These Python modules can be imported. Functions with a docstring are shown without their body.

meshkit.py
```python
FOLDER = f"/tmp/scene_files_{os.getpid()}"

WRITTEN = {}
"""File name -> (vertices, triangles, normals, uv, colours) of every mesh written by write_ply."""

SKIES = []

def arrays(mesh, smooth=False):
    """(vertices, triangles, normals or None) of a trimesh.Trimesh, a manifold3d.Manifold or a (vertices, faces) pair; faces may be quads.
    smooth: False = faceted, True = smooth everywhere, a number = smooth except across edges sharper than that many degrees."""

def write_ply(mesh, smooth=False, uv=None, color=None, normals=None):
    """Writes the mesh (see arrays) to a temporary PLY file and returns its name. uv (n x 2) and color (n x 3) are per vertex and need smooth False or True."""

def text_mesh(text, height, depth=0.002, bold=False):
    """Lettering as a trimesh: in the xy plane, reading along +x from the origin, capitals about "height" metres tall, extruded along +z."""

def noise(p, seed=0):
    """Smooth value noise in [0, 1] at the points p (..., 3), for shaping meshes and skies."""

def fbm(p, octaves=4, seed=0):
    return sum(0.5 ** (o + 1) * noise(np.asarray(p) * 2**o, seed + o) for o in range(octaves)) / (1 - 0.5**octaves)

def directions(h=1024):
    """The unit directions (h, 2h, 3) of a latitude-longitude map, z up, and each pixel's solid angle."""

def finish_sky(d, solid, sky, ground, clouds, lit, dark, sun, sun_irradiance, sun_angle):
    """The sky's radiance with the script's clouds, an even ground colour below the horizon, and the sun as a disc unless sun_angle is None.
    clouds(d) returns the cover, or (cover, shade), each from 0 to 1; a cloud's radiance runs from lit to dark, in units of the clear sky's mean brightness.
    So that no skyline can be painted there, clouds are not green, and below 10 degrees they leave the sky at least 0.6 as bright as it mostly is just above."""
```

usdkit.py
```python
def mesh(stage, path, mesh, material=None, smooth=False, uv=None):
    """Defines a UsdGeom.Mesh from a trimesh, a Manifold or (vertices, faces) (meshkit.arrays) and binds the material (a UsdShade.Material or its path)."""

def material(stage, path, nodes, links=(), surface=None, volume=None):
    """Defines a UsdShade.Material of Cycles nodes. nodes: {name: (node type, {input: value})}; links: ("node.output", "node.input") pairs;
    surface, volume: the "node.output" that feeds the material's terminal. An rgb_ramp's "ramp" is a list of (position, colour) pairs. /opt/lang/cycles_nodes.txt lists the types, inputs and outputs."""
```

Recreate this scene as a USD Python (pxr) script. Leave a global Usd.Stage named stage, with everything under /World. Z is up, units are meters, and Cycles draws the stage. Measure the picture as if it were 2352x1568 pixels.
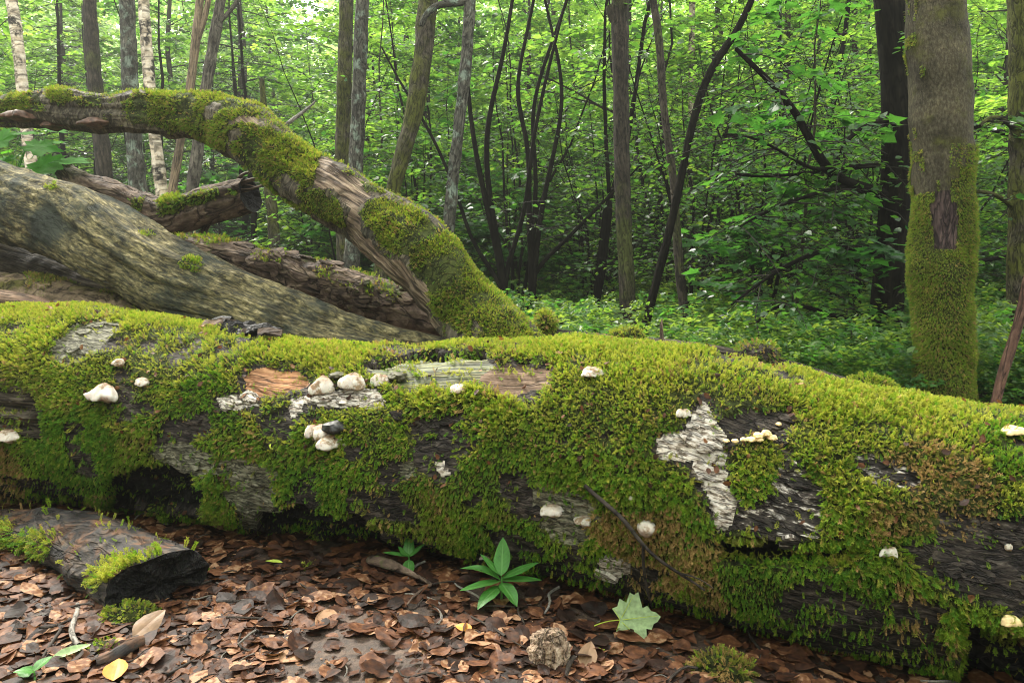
import math, numpy as np, trimesh, usdkit, meshkit
from scipy.interpolate import CubicSpline, PchipInterpolator
from scipy.spatial import cKDTree
from scipy.spatial.transform import Rotation
import shapely
from pxr import Usd, UsdGeom, UsdLux, UsdShade, Gf, Vt, Sdf

stage = Usd.Stage.CreateInMemory()
UsdGeom.Xform.Define(stage, '/World')
# ------------------------------------------------------------------ camera, sky, sun, exposure
CAM_H, PITCH, FOCAL = 1.15, 7.0, 28.0
EXPOSURE = 1.82
SUN_DIR = np.array([-0.50, 0.62, 0.85]); SUN_DIR /= np.linalg.norm(SUN_DIR)
cam = UsdGeom.Camera.Define(stage, '/World/camera')
cam.CreateHorizontalApertureAttr(36.0); cam.CreateFocalLengthAttr(FOCAL)
cam.AddTranslateOp().Set(Gf.Vec3d(0, 0, CAM_H)); cam.AddRotateXOp().Set(90.0 - PITCH)
cam.CreateExposureAttr(EXPOSURE)
sky = UsdLux.DomeLight.Define(stage, '/World/sky')
sky_m = usdkit.material(stage, '/World/Looks/sky', {
    "s": ("sky_texture", {"sky_type": "single_scattering", "sun_disc": False, "sun_elevation": math.asin(SUN_DIR[2]), "sun_rotation": math.atan2(SUN_DIR[0], SUN_DIR[1])}),
    "c": ("mix_color", {"fac": 0.72, "b": (8.3, 8.2, 7.6), "use_clamp": False}),
    "b": ("background_shader", {"strength": 0.15})}, [("s.color", "c.a"), ("c.result", "b.color")], surface="b.background")
UsdShade.MaterialBindingAPI.Apply(sky.GetPrim()).Bind(sky_m)
sky.GetPrim().SetCustomDataByKey('kind', 'structure')
sun = UsdLux.DistantLight.Define(stage, '/World/sun')
sun.CreateIntensityAttr(0.9); sun.CreateAngleAttr(18.0); sun.CreateNormalizeAttr(True); sun.CreateColorAttr(Gf.Vec3f(1.0, .95, .85))
_q = Rotation.align_vectors([SUN_DIR], [[0, 0, 1]])[0].as_quat()
sun.AddOrientOp().Set(Gf.Quatf(float(_q[3]), float(_q[0]), float(_q[1]), float(_q[2])))

# ------------------------------------------------------------------ picture coordinates (2352 x 1568) to places
FPX, CX, CY = FOCAL / 36.0 * 2352, 1176.0, 784.0
_p = math.radians(PITCH)
FW, UP, RT = np.array([0, math.cos(_p), -math.sin(_p)]), np.array([0, math.sin(_p), math.cos(_p)]), np.array([1.0, 0, 0])
EYE = np.array([0, 0, CAM_H])

def at(px, py, t):
    px, py, t = np.broadcast_arrays(np.asarray(px, float), np.asarray(py, float), np.asarray(t, float))
    return EYE + t[..., None] * (FW + ((px - CX) / FPX)[..., None] * RT + ((CY - py) / FPX)[..., None] * UP)

def project(p):
    d = np.asarray(p) - EYE
    t = d @ FW
    return CX + FPX * (d @ RT) / t, CY - FPX * (d @ UP) / t, t

def unit(v):
    v = np.asarray(v, float)
    return v / np.maximum(np.linalg.norm(v, axis=-1, keepdims=True), 1e-12)

fbm = meshkit.fbm

# ------------------------------------------------------------------ naming and tagging
used = {}
def numbered(parent, name):
    k = (parent, name); n = used.get(k, -1) + 1; used[k] = n
    return f'{parent}/{name}' + (f'_{n:03d}' if n else '')

def tag(prim, label=None, cat=None, group=None, kind=None):
    prim = prim.GetPrim() if hasattr(prim, 'GetPrim') else prim
    for k, v in (('label', label), ('category', cat), ('group', group), ('kind', kind)):
        if v: prim.SetCustomDataByKey(k, v)
    return prim

def path_of(parent):
    return '/World' if parent is None else (parent if isinstance(parent, str) else str(parent.GetPath()))

def put(name, v, f, mat, parent=None, n=None, uv=None, tone=None):
    """one Mesh prim"""
    path = numbered(path_of(parent), name)
    m = UsdGeom.Mesh.Define(stage, path)
    v = np.asarray(v, np.float32); f = np.asarray(f, np.int32)
    k = f.shape[1]
    m.CreatePointsAttr(Vt.Vec3fArray.FromNumpy(np.ascontiguousarray(v)))
    m.CreateFaceVertexCountsAttr(Vt.IntArray.FromNumpy(np.full(len(f), k, np.int32)))
    m.CreateFaceVertexIndicesAttr(Vt.IntArray.FromNumpy(np.ascontiguousarray(f.ravel())))
    m.CreateSubdivisionSchemeAttr('none')
    if n is not None:
        m.CreateNormalsAttr(Vt.Vec3fArray.FromNumpy(np.ascontiguousarray(np.asarray(n, np.float32)))); m.SetNormalsInterpolation('vertex')
    api = UsdGeom.PrimvarsAPI(m)
    if uv is not None:
        api.CreatePrimvar('st', Sdf.ValueTypeNames.TexCoord2fArray, 'vertex').Set(Vt.Vec2fArray.FromNumpy(np.ascontiguousarray(np.asarray(uv, np.float32))))
    if tone is not None:
        api.CreatePrimvar('tone', Sdf.ValueTypeNames.FloatArray, 'vertex').Set(Vt.FloatArray.FromNumpy(np.ascontiguousarray(np.asarray(tone, np.float32))))
    UsdShade.MaterialBindingAPI.Apply(m.GetPrim()).Bind(mat)
    return m.GetPrim()

def thing(name, label, cat, loc=(0, 0, 0), rotz=0.0, scale=1.0, group=None, kind=None, source=None):
    x = UsdGeom.Xform.Define(stage, numbered('/World', name)); p = x.GetPrim()
    if source is not None:
        p.GetReferences().AddInternalReference(source.GetPath()); p.SetInstanceable(True)
    api = UsdGeom.XformCommonAPI(x)
    api.SetTranslate(Gf.Vec3d(*map(float, loc))); api.SetRotate(Gf.Vec3f(0, 0, float(rotz))); api.SetScale(Gf.Vec3f(*[float(scale)] * 3) if np.ndim(scale) == 0 else Gf.Vec3f(*map(float, scale)))
    return tag(p, label, cat, group, kind)

def instancer(name, protos, parent, pos, quat, scale, index, kind='stuff', label=None, cat=None):
    """protos: list of (v, f, mat, uv). quat: n x 4 (x, y, z, w)"""
    path = numbered(path_of(parent), name)
    pi = UsdGeom.PointInstancer.Define(stage, path)
    targets = []
    for k, (v, f, mat, uv) in enumerate(protos):
        pr = put(f'shape_{"abcdefghijklmnopqrstuvwx"[k]}', v, f, mat, path + '/shapes', uv=uv)
        targets.append(pr.GetPath())
    pi.CreatePrototypesRel().SetTargets(targets)
    pi.CreatePositionsAttr(Vt.Vec3fArray.FromNumpy(np.ascontiguousarray(pos.astype(np.float32))))
    pi.CreateOrientationsAttr(Vt.QuathArray.FromNumpy(np.ascontiguousarray(quat.astype(np.float16))))
    scale = np.asarray(scale, np.float32)
    if scale.ndim == 1: scale = np.repeat(scale[:, None], 3, 1)
    pi.CreateScalesAttr(Vt.Vec3fArray.FromNumpy(np.ascontiguousarray(scale)))
    pi.CreateProtoIndicesAttr(Vt.IntArray.FromNumpy(np.ascontiguousarray(index.astype(np.int32))))
    return tag(pi.GetPrim(), label, cat, None, kind)

def frames(z, x_hint):
    """quaternions whose z axis is z and whose x axis is near x_hint"""
    z = unit(z); x = x_hint - (x_hint * z).sum(-1, keepdims=True) * z
    x = unit(x); y = np.cross(z, x)
    return Rotation.from_matrix(np.stack([x, y, z], -1)).as_quat()

# ------------------------------------------------------------------ materials
L = '/World/Looks/'
def mat_wood(name, stops, sx=4.0, sy=4.0, detail=6.0, bump=0.5, dist=0.01, rough=0.85, moss=None, moss_lo=0.55, moss_hi=0.62, moss_scale=4.0, moss_col=(.07, .12, .012), blotch=None, blotch_scale=3.0, blotch_lo=.5, blotch_hi=.6, spec=0.18, distort=0.0, crack=.65):
    """Streaked bark or wood: noise stretched along the surface (uv in metres), an optional second colour in blotches and moss staining."""
    nodes = {"t": ("texture_coordinate", {}), "m": ("vector_math", {"math_type": "multiply", "vector2": (sx, sy, 1.0)}),
             "n": ("noise_texture", {"scale": 1.0, "detail": detail, "roughness": 0.7, "distortion": distort}), "r": ("rgb_ramp", {"ramp": stops}),
             "g": ("geometry", {}), "bu": ("bump", {"strength": bump, "distance": dist}),
             "p": ("principled_bsdf", {"roughness": rough, "specular_ior_level": spec})}
    links = [("t.UV", "m.vector1"), ("m.vector", "n.vector"), ("n.fac", "r.fac"), ("bu.normal", "p.normal")]
    out = "r.color"
    if blotch is not None:
        nodes["bn"] = ("noise_texture", {"scale": blotch_scale, "detail": 5.0, "roughness": 0.6}); nodes["br"] = ("rgb_ramp", {"ramp": [(blotch_lo, (0, 0, 0)), (blotch_hi, (1, 1, 1))]})
        nodes["bm"] = ("mix_color", {"b": blotch})
        links += [("g.position", "bn.vector"), ("bn.fac", "br.fac"), ("br.color", "bm.fac_in") if False else ("bn.fac", "br.fac"), (out, "bm.a")]
        nodes["bb"] = ("rgb_to_bw", {}); links += [("br.color", "bb.color"), ("bb.val", "bm.fac")]
        out = "bm.result"
    if moss is not None:
        nodes["mn"] = ("noise_texture", {"scale": moss_scale, "detail": 6.0, "roughness": 0.65}); nodes["mr"] = ("rgb_ramp", {"ramp": [(moss_lo, (0, 0, 0)), (moss_hi, (1, 1, 1))]})
        nodes["mb"] = ("rgb_to_bw", {}); nodes["mm"] = ("mix_color", {"b": moss_col})
        links += [("g.position", "mn.vector"), ("mn.fac", "mr.fac"), ("mr.color", "mb.color"), ("mb.val", "mm.fac"), (out, "mm.a")]
        out = "mm.result"
    nodes["vn"] = ("noise_texture", {"scale": 5.5, "detail": 7.0, "roughness": .7}); nodes["vr"] = ("rgb_ramp", {"ramp": [(.32, (.42, .40, .37)), (.5, (1, 1, 1)), (.68, (1.45, 1.42, 1.35))]}); nodes["vm"] = ("mix_color", {"blend_type": "multiply", "fac": 1.0, "use_clamp": False})
    nodes["cv"] = ("vector_math", {"math_type": "multiply", "vector2": (sx * .55, sy * .55, 1.0)}); nodes["cn"] = ("noise_texture", {"scale": 1.0, "detail": 3.0, "roughness": .6, "distortion": .6})
    d_ = 1 - crack; nodes["cr"] = ("rgb_ramp", {"ramp": [(.452, (1, 1, 1)), (.49, (d_, d_, d_)), (.51, (d_, d_, d_)), (.548, (1, 1, 1))]}); nodes["cm"] = ("mix_color", {"blend_type": "multiply", "fac": 1.0}); nodes["cb"] = ("rgb_to_bw", {}); nodes["cs"] = ("math", {"math_type": "multiply_add", "value2": .8})
    links += [("g.position", "vn.vector"), ("vn.fac", "vr.fac"), (out, "vm.a"), ("vr.color", "vm.b"), ("t.UV", "cv.vector1"), ("cv.vector", "cn.vector"), ("cn.fac", "cr.fac"), ("vm.result", "cm.a"), ("cr.color", "cm.b"), ("cm.result", "p.base_color"),
              ("cr.color", "cb.color"), ("cb.val", "cs.value1"), ("n.fac", "cs.value3"), ("cs.value", "bu.height")]
    return usdkit.material(stage, L + name, nodes, links, surface="p.BSDF")

def mat_leaf(name, stops, trans, rough=0.4, mixf=0.4, source="attribute", spec=0.4):
    """Leaf: a tone per leaf picks from the ramp; the translucent colour is the same hue, yellower."""
    src = ("attribute", {"attribute": "tone"}) if source == "attribute" else ("object_info", {})
    pin = "o.fac" if source == "attribute" else "o.random"
    return usdkit.material(stage, L + name, {"o": src, "r": ("rgb_ramp", {"ramp": stops}), "h": ("rgb_ramp", {"ramp": trans}),
        "p": ("principled_bsdf", {"roughness": rough, "specular_ior_level": spec}), "tr": ("translucent_bsdf", {}), "mx": ("mix_closure", {"fac": mixf})},
        [(pin, "r.fac"), (pin, "h.fac"), ("r.color", "p.base_color"), ("h.color", "tr.color"), ("p.BSDF", "mx.closure1"), ("tr.BSDF", "mx.closure2")], surface="mx.closure")

def mat_moss(name, dark, lite, tr):
    """Moss shoot: pale tip to dark foot along uv.y, a tone per shoot, patches of tone by place."""
    return usdkit.material(stage, L + name, {"t": ("texture_coordinate", {}), "s": ("separate_xyz", {}), "o": ("object_info", {}), "g": ("geometry", {}),
        "n": ("noise_texture", {"scale": 7.0, "detail": 3.0}), "a": ("math", {"math_type": "multiply_add", "value2": 0.45}), "b": ("math", {"math_type": "multiply_add", "value2": 0.35, "value3": -0.42}), "c": ("math", {"math_type": "multiply_add", "value2": 0.9}),
        "r": ("rgb_ramp", {"ramp": [(0, dark), (.45, tuple(.6 * np.array(dark) + .4 * np.array(lite))), (1, lite)]}),
        "p": ("principled_bsdf", {"roughness": 0.6, "specular_ior_level": 0.25}), "tr": ("translucent_bsdf", {"color": tr}), "mx": ("mix_closure", {"fac": 0.3})},
        [("t.UV", "s.vector"), ("g.position", "n.vector"), ("o.random", "b.value1"), ("n.fac", "c.value1"), ("b.value", "c.value3"), ("s.y", "a.value1"), ("c.value", "a.value3"), ("a.value", "r.fac"), ("r.color", "p.base_color"),
         ("p.BSDF", "mx.closure1"), ("tr.BSDF", "mx.closure2")], surface="mx.closure")

M = {}
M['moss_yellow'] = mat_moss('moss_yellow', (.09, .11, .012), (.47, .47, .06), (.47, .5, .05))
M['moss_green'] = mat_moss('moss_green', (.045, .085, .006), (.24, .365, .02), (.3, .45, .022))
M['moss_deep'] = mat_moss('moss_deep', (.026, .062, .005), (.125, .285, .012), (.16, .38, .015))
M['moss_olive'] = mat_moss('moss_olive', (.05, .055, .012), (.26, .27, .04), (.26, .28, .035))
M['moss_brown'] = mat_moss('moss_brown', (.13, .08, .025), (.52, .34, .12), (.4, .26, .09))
M['moss_base'] = mat_wood('moss_base', [(.3, (.018, .022, .006)), (.5, (.035, .045, .01)), (.7, (.06, .06, .018))], 40, 40, 6, .8, .012, .95)
M['bark_dark'] = mat_wood('bark_dark', [(.32, (.006, .005, .0045)), (.45, (.022, .017, .014)), (.55, (.062, .05, .041)), (.64, (.13, .108, .09)), (.74, (.24, .21, .18))], 20, 62, 9, 1.0, .02, .75, distort=.3, spec=.25)
M['bark_grey'] = mat_wood('bark_grey', [(.32, (.03, .028, .02)), (.45, (.10, .095, .065)), (.56, (.22, .21, .15)), (.72, (.36, .35, .27))], 26, 80, 6, .9, .008, .8, distort=.2)
M['bark_white'] = mat_wood('bark_white', [(.34, (.05, .04, .03)), (.43, (.26, .21, .16)), (.5, (.55, .49, .42)), (.7, (.76, .72, .66))], 26, 78, 6, 1.0, .012, .8, distort=.2)
M['bark_streak'] = mat_wood('bark_streak', [(.3, (.008, .007, .007)), (.5, (.035, .03, .026)), (.56, (.08, .065, .055)), (.61, (.55, .5, .45)), (.8, (.74, .70, .66))], 16, 55, 6, 1.0, .012, .65, distort=.2)
M['wood_orange'] = mat_wood('wood_orange', [(.3, (.06, .03, .016)), (.45, (.22, .10, .045)), (.6, (.42, .22, .11)), (.75, (.52, .31, .17))], 5, 45, 6, .8, .012, .75)
M['wood_brown'] = mat_wood('wood_brown', [(.3, (.035, .022, .015)), (.5, (.16, .10, .065)), (.65, (.28, .19, .13))], 4, 40, 6, .9, .012, .75)
M['wood_greenish'] = mat_wood('wood_greenish', [(.3, (.03, .035, .03)), (.5, (.12, .13, .07)), (.62, (.22, .20, .06)), (.75, (.32, .32, .22))], 3, 50, 6, .7, .008, .6)
M['rot'] = mat_wood('rot', [(.3, (.002, .002, .002)), (.52, (.007, .006, .005)), (.66, (.02, .016, .013)), (.8, (.05, .04, .032))], 25, 40, 9, 1.0, .04, .6, spec=.3)
M['grooved'] = mat_wood('grooved', [(.3, (.012, .010, .008)), (.5, (.065, .052, .037)), (.65, (.15, .125, .09)), (.8, (.25, .22, .165))], 3.5, 60, 8, 1.0, .02, .75, distort=.1)
M['smooth_wood'] = mat_wood('smooth_wood', [(.30, (.02, .021, .017)), (.43, (.06, .058, .042)), (.51, (.14, .12, .062)), (.58, (.25, .212, .11)), (.70, (.44, .385, .26))], 16, 60, 12, 1.0, .010, .9, distort=.1, spec=.12, crack=.4, blotch=(.04, .045, .036), blotch_scale=3.6, blotch_lo=.47, blotch_hi=.60)
M['bark_flaky'] = mat_wood('bark_flaky', [(.3, (.025, .018, .014)), (.5, (.11, .075, .055)), (.65, (.22, .165, .12)), (.8, (.36, .3, .24))], 8, 22, 7, 1.0, .02, .8, distort=.5, moss=1, moss_lo=.6, moss_hi=.68, moss_col=(.06, .09, .015))
M['limb_bark'] = mat_wood('limb_bark', [(.3, (.022, .018, .012)), (.48, (.07, .058, .04)), (.62, (.14, .12, .085)), (.78, (.26, .23, .17))], 40, 18, 7, .9, .008, .8, blotch=(.05, .045, .03), blotch_scale=6, blotch_lo=.55, blotch_hi=.68)
M['stripped'] = mat_wood('stripped', [(.3, (.022, .014, .010)), (.45, (.11, .075, .052)), (.6, (.26, .195, .135)), (.75, (.46, .38, .28))], 4, 55, 6, .9, .014, .7, distort=.4)
M['soil_log'] = mat_wood('soil_log', [(.3, (.03, .022, .014)), (.5, (.13, .095, .06)), (.65, (.24, .18, .12))], 14, 18, 7, .8, .015, .9, moss=1, moss_lo=.5, moss_hi=.62, moss_scale=7, moss_col=(.07, .065, .014))
M['charred'] = mat_wood('charred', [(.3, (.012, .011, .011)), (.5, (.04, .036, .034)), (.65, (.10, .075, .055)), (.8, (.17, .13, .10))], 8, 24, 8, .9, .012, .85, blotch=(.11, .055, .028), blotch_scale=9, blotch_lo=.5, blotch_hi=.62, spec=.2)
M['trunk_moss'] = mat_wood('trunk_moss', [(.3, (.018, .015, .010)), (.5, (.055, .046, .032)), (.7, (.11, .095, .07))], 10, 40, 7, .9, .02, .9, moss=1, moss_lo=.40, moss_hi=.54, moss_scale=3, moss_col=(.055, .06, .010))
M['trunk_brown'] = mat_wood('trunk_brown', [(.3, (.010, .008, .006)), (.5, (.03, .024, .017)), (.7, (.065, .053, .038))], 8, 40, 6, .8, .02, .85, moss=1, moss_lo=.52, moss_hi=.66, moss_scale=2.0, moss_col=(.05, .058, .014))
M['trunk_lichen'] = mat_wood('trunk_lichen', [(.3, (.018, .017, .013)), (.5, (.055, .052, .04)), (.7, (.12, .115, .095))], 10, 30, 7, .9, .02, .85, moss=1, moss_lo=.52, moss_hi=.6, moss_scale=7, moss_col=(.13, .16, .125))
M['trunk_black'] = mat_wood('trunk_black', [(.3, (.003, .003, .0025)), (.5, (.007, .0065, .005)), (.7, (.016, .014, .010))], 6, 30, 6, .6, .015, 1.0, spec=.05)
M['trunk_pale'] = mat_wood('trunk_pale', [(.3, (.06, .042, .026)), (.5, (.15, .108, .068)), (.7, (.24, .19, .125))], 3, 40, 6, .7, .015, .8)
M['trunk_grey'] = mat_wood('trunk_grey', [(.3, (.03, .026, .02)), (.5, (.08, .07, .055)), (.7, (.15, .135, .105))], 8, 30, 6, .8, .02, .85)
M['reddish'] = mat_wood('reddish', [(.3, (.035, .018, .012)), (.5, (.085, .045, .031)), (.7, (.15, .09, .065))], 6, 40, 7, .8, .01, .8)
M['wound'] = mat_wood('wound', [(.3, (.012, .008, .008)), (.5, (.04, .026, .024)), (.7, (.085, .06, .05))], 10, 40, 7, 1.0, .015, .9)
M['birch'] = mat_wood('birch', [(.3, (.12, .09, .06)), (.45, (.38, .31, .22)), (.6, (.55, .48, .38))], 10, 3, 5, .5, .01, .7, blotch=(.025, .02, .016), blotch_scale=5.0, blotch_lo=.52, blotch_hi=.6)
M['big_trunk'] = mat_wood('big_trunk', [(.3, (.018, .015, .008)), (.48, (.052, .044, .025)), (.64, (.092, .082, .05)), (.78, (.17, .155, .105))], 30, 70, 10, 1.0, .016, .85, crack=.3, moss=1, moss_lo=.53, moss_hi=.66, moss_scale=5, moss_col=(.06, .06, .014))
M['twig'] = mat_wood('twig', [(.3, (.015, .012, .01)), (.6, (.05, .04, .032))], 20, 20, 4, .4, .004, .8)
M['branch_bg'] = mat_wood('branch_bg', [(.3, (.007, .006, .0045)), (.6, (.022, .018, .013))], 10, 10, 3, .3, .004, .85)
M['stick_grey'] = mat_wood('stick_grey', [(.3, (.08, .07, .06)), (.6, (.24, .22, .19))], 20, 60, 4, .4, .003, .8)
M['soil'] = usdkit.material(stage, L + 'soil', {"g": ("geometry", {}), "n": ("noise_texture", {"scale": 30.0, "detail": 8.0, "roughness": .65}), "r": ("rgb_ramp", {"ramp": [(.3, (.015, .010, .007)), (.55, (.06, .036, .022)), (.75, (.13, .08, .05))]}),
    "bu": ("bump", {"strength": .8, "distance": .02}), "p": ("principled_bsdf", {"roughness": .75})}, [("g.position", "n.vector"), ("n.fac", "r.fac"), ("n.fac", "bu.height"), ("bu.normal", "p.normal"), ("r.color", "p.base_color")], surface="p.BSDF")
DEAD = [(0, (.010, .006, .004)), (.3, (.028, .013, .008)), (.55, (.066, .027, .013)), (.78, (.115, .047, .021)), (.93, (.18, .085, .04)), (1, (.29, .17, .095))]
M['dead_leaf'] = usdkit.material(stage, L + 'dead_leaf', {"o": ("object_info", {}), "g": ("geometry", {}), "n": ("noise_texture", {"scale": 60.0, "detail": 5.0}), "a": ("math", {"math_type": "multiply_add", "value2": 1.1, "value3": -.55}), "s": ("math", {"math_type": "add"}),
    "r": ("rgb_ramp", {"ramp": DEAD}), "bu": ("bump", {"strength": .4, "distance": .004}), "p": ("principled_bsdf", {"roughness": .6, "specular_ior_level": .16}), "tr": ("translucent_bsdf", {"color": (.3, .12, .04)}), "mx": ("mix_closure", {"fac": .12})},
    [("g.position", "n.vector"), ("n.fac", "a.value1"), ("o.random", "s.value1"), ("a.value", "s.value2"), ("s.value", "r.fac"), ("r.color", "p.base_color"), ("n.fac", "bu.height"), ("bu.normal", "p.normal"), ("p.BSDF", "mx.closure1"), ("tr.BSDF", "mx.closure2")], surface="mx.closure")
def mat_plain(name, c, rough=.5, spec=.3, tr=None, nscale=40, var=.35, mixf=.35, bump=.2, bd=.003):
    c = np.array(c)
    nodes = {"g": ("geometry", {}), "n": ("noise_texture", {"scale": nscale, "detail": 5.0}), "r": ("rgb_ramp", {"ramp": [(.3, tuple(c * (1 - var))), (.7, tuple(np.minimum(c * (1 + var), .9)))]}), "bu": ("bump", {"strength": bump, "distance": bd}), "p": ("principled_bsdf", {"roughness": rough, "specular_ior_level": spec})}
    links = [("g.position", "n.vector"), ("n.fac", "r.fac"), ("r.color", "p.base_color"), ("n.fac", "bu.height"), ("bu.normal", "p.normal")]
    s = "p.BSDF"
    if tr is not None:
        nodes["tr"] = ("translucent_bsdf", {"color": tr}); nodes["mx"] = ("mix_closure", {"fac": mixf}); links += [("p.BSDF", "mx.closure1"), ("tr.BSDF", "mx.closure2")]; s = "mx.closure"
    return usdkit.material(stage, L + name, nodes, links, surface=s)
M['fungus'] = usdkit.material(stage, L + 'fungus', {"g": ("geometry", {}), "n": ("noise_texture", {"scale": 45.0, "detail": 6.0, "roughness": .6}), "n2": ("noise_texture", {"scale": 22.0, "detail": 6.0, "roughness": .7}), "r2": ("rgb_ramp", {"ramp": [(.40, (.42, .32, .22)), (.5, (1, 1, 1))]}), "m2": ("mix_color", {"blend_type": "multiply", "fac": 1.0}), "at": ("attribute", {"attribute": "tone"}), "mu": ("math", {"math_type": "multiply_add", "value2": .5, "value3": -.25}), "ad": ("math", {"math_type": "add"}),
    "r": ("rgb_ramp", {"ramp": [(.08, (.10, .06, .035)), (.3, (.22, .155, .10)), (.48, (.38, .31, .235)), (.60, (.29, .215, .15)), (.70, (.42, .365, .295)), (.95, (.52, .475, .41))]}), "bu": ("bump", {"strength": .5, "distance": .004}), "p": ("principled_bsdf", {"roughness": .75, "specular_ior_level": .2, "subsurface_weight": .1, "subsurface_scale": .008})},
    [("g.position", "n.vector"), ("n.fac", "mu.value1"), ("mu.value", "ad.value1"), ("at.fac", "ad.value2"), ("ad.value", "r.fac"), ("g.position", "n2.vector"), ("n2.fac", "r2.fac"), ("r.color", "m2.a"), ("r2.color", "m2.b"), ("m2.result", "p.base_color"), ("n.fac", "bu.height"), ("bu.normal", "p.normal")], surface="p.BSDF")
M['pores'] = mat_plain('pores', (.36, .29, .21), .85, nscale=120)
M['fungus_black'] = mat_plain('fungus_black', (.022, .022, .02), .5, nscale=50, var=.6, bump=.6)
M['fungus_dark'] = mat_plain('fungus_dark', (.06, .055, .03), .7, nscale=60, var=.7, bump=.6)
M['fungus_yellow'] = mat_plain('fungus_yellow', (.70, .52, .26), .6, nscale=60, var=.3)
M['fungus_brown'] = mat_plain('fungus_brown', (.085, .045, .028), .6, nscale=40, var=.6)
M['green_leaf'] = mat_plain('green_leaf', (.06, .20, .03), .35, .4, (.12, .36, .04), 25, .3)
def mat_veined(name, c, vein, tr, mixf=.35):
    c = np.array(c)
    return usdkit.material(stage, L + name, {"t": ("texture_coordinate", {}), "s": ("separate_xyz", {}), "ab": ("math", {"math_type": "absolute"}), "mr": ("rgb_ramp", {"ramp": [(.05, (1, 1, 1)), (.13, (0, 0, 0))]}),
        "sv": ("math", {"math_type": "multiply_add", "value2": -.22}), "sm": ("math", {"math_type": "multiply", "value2": 52.0}), "sn": ("math", {"math_type": "sine"}), "sr": ("rgb_ramp", {"ramp": [(.88, (0, 0, 0)), (1, (.5, .5, .5))]}), "mx": ("math", {"math_type": "maximum"}), "b1": ("rgb_to_bw", {}), "b2": ("rgb_to_bw", {}),
        "g": ("geometry", {}), "n": ("noise_texture", {"scale": 55.0, "detail": 5.0}), "r": ("rgb_ramp", {"ramp": [(.30, tuple(c * .35)), (.38, tuple(c * .8)), (.65, tuple(c * 1.15))]}), "mc": ("mix_color", {"b": vein}), "bu": ("bump", {"strength": .5, "distance": .002}), "p": ("principled_bsdf", {"roughness": .42, "specular_ior_level": .35}), "tr": ("translucent_bsdf", {"color": tr}), "mz": ("mix_closure", {"fac": mixf})},
        [("t.UV", "s.vector"), ("s.x", "ab.value1"), ("ab.value", "mr.fac"), ("ab.value", "sv.value1"), ("s.y", "sv.value3"), ("sv.value", "sm.value1"), ("sm.value", "sn.value1"), ("sn.value", "sr.fac"), ("mr.color", "b1.color"), ("sr.color", "b2.color"), ("b1.val", "mx.value1"), ("b2.val", "mx.value2"),
         ("g.position", "n.vector"), ("n.fac", "r.fac"), ("r.color", "mc.a"), ("mx.value", "mc.fac"), ("mx.value", "bu.height"), ("bu.normal", "p.normal"), ("mc.result", "p.base_color"), ("p.BSDF", "mz.closure1"), ("tr.BSDF", "mz.closure2")], surface="mz.closure")
M['green_leaf'] = mat_veined('veined_leaf', (.055, .19, .03), (.12, .28, .07), (.12, .36, .04))
M['sycamore_leaf'] = mat_plain('sycamore_leaf', (.05, .17, .025), .8, .05, (.14, .42, .03), 12, .3, .5)
M['pale_leaf'] = mat_plain('pale_leaf', (.27, .37, .17), .5, .3, (.3, .4, .15), 70, .32, .2)
M['orange_leaf'] = mat_plain('orange_leaf', (.55, .24, .045), .45, .3, (.5, .2, .03), 40, .25, .2)
M['yellow_leaf'] = mat_plain('yellow_leaf', (.42, .52, .06), .45, .3, (.4, .5, .05), 40, .2, .3)
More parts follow.
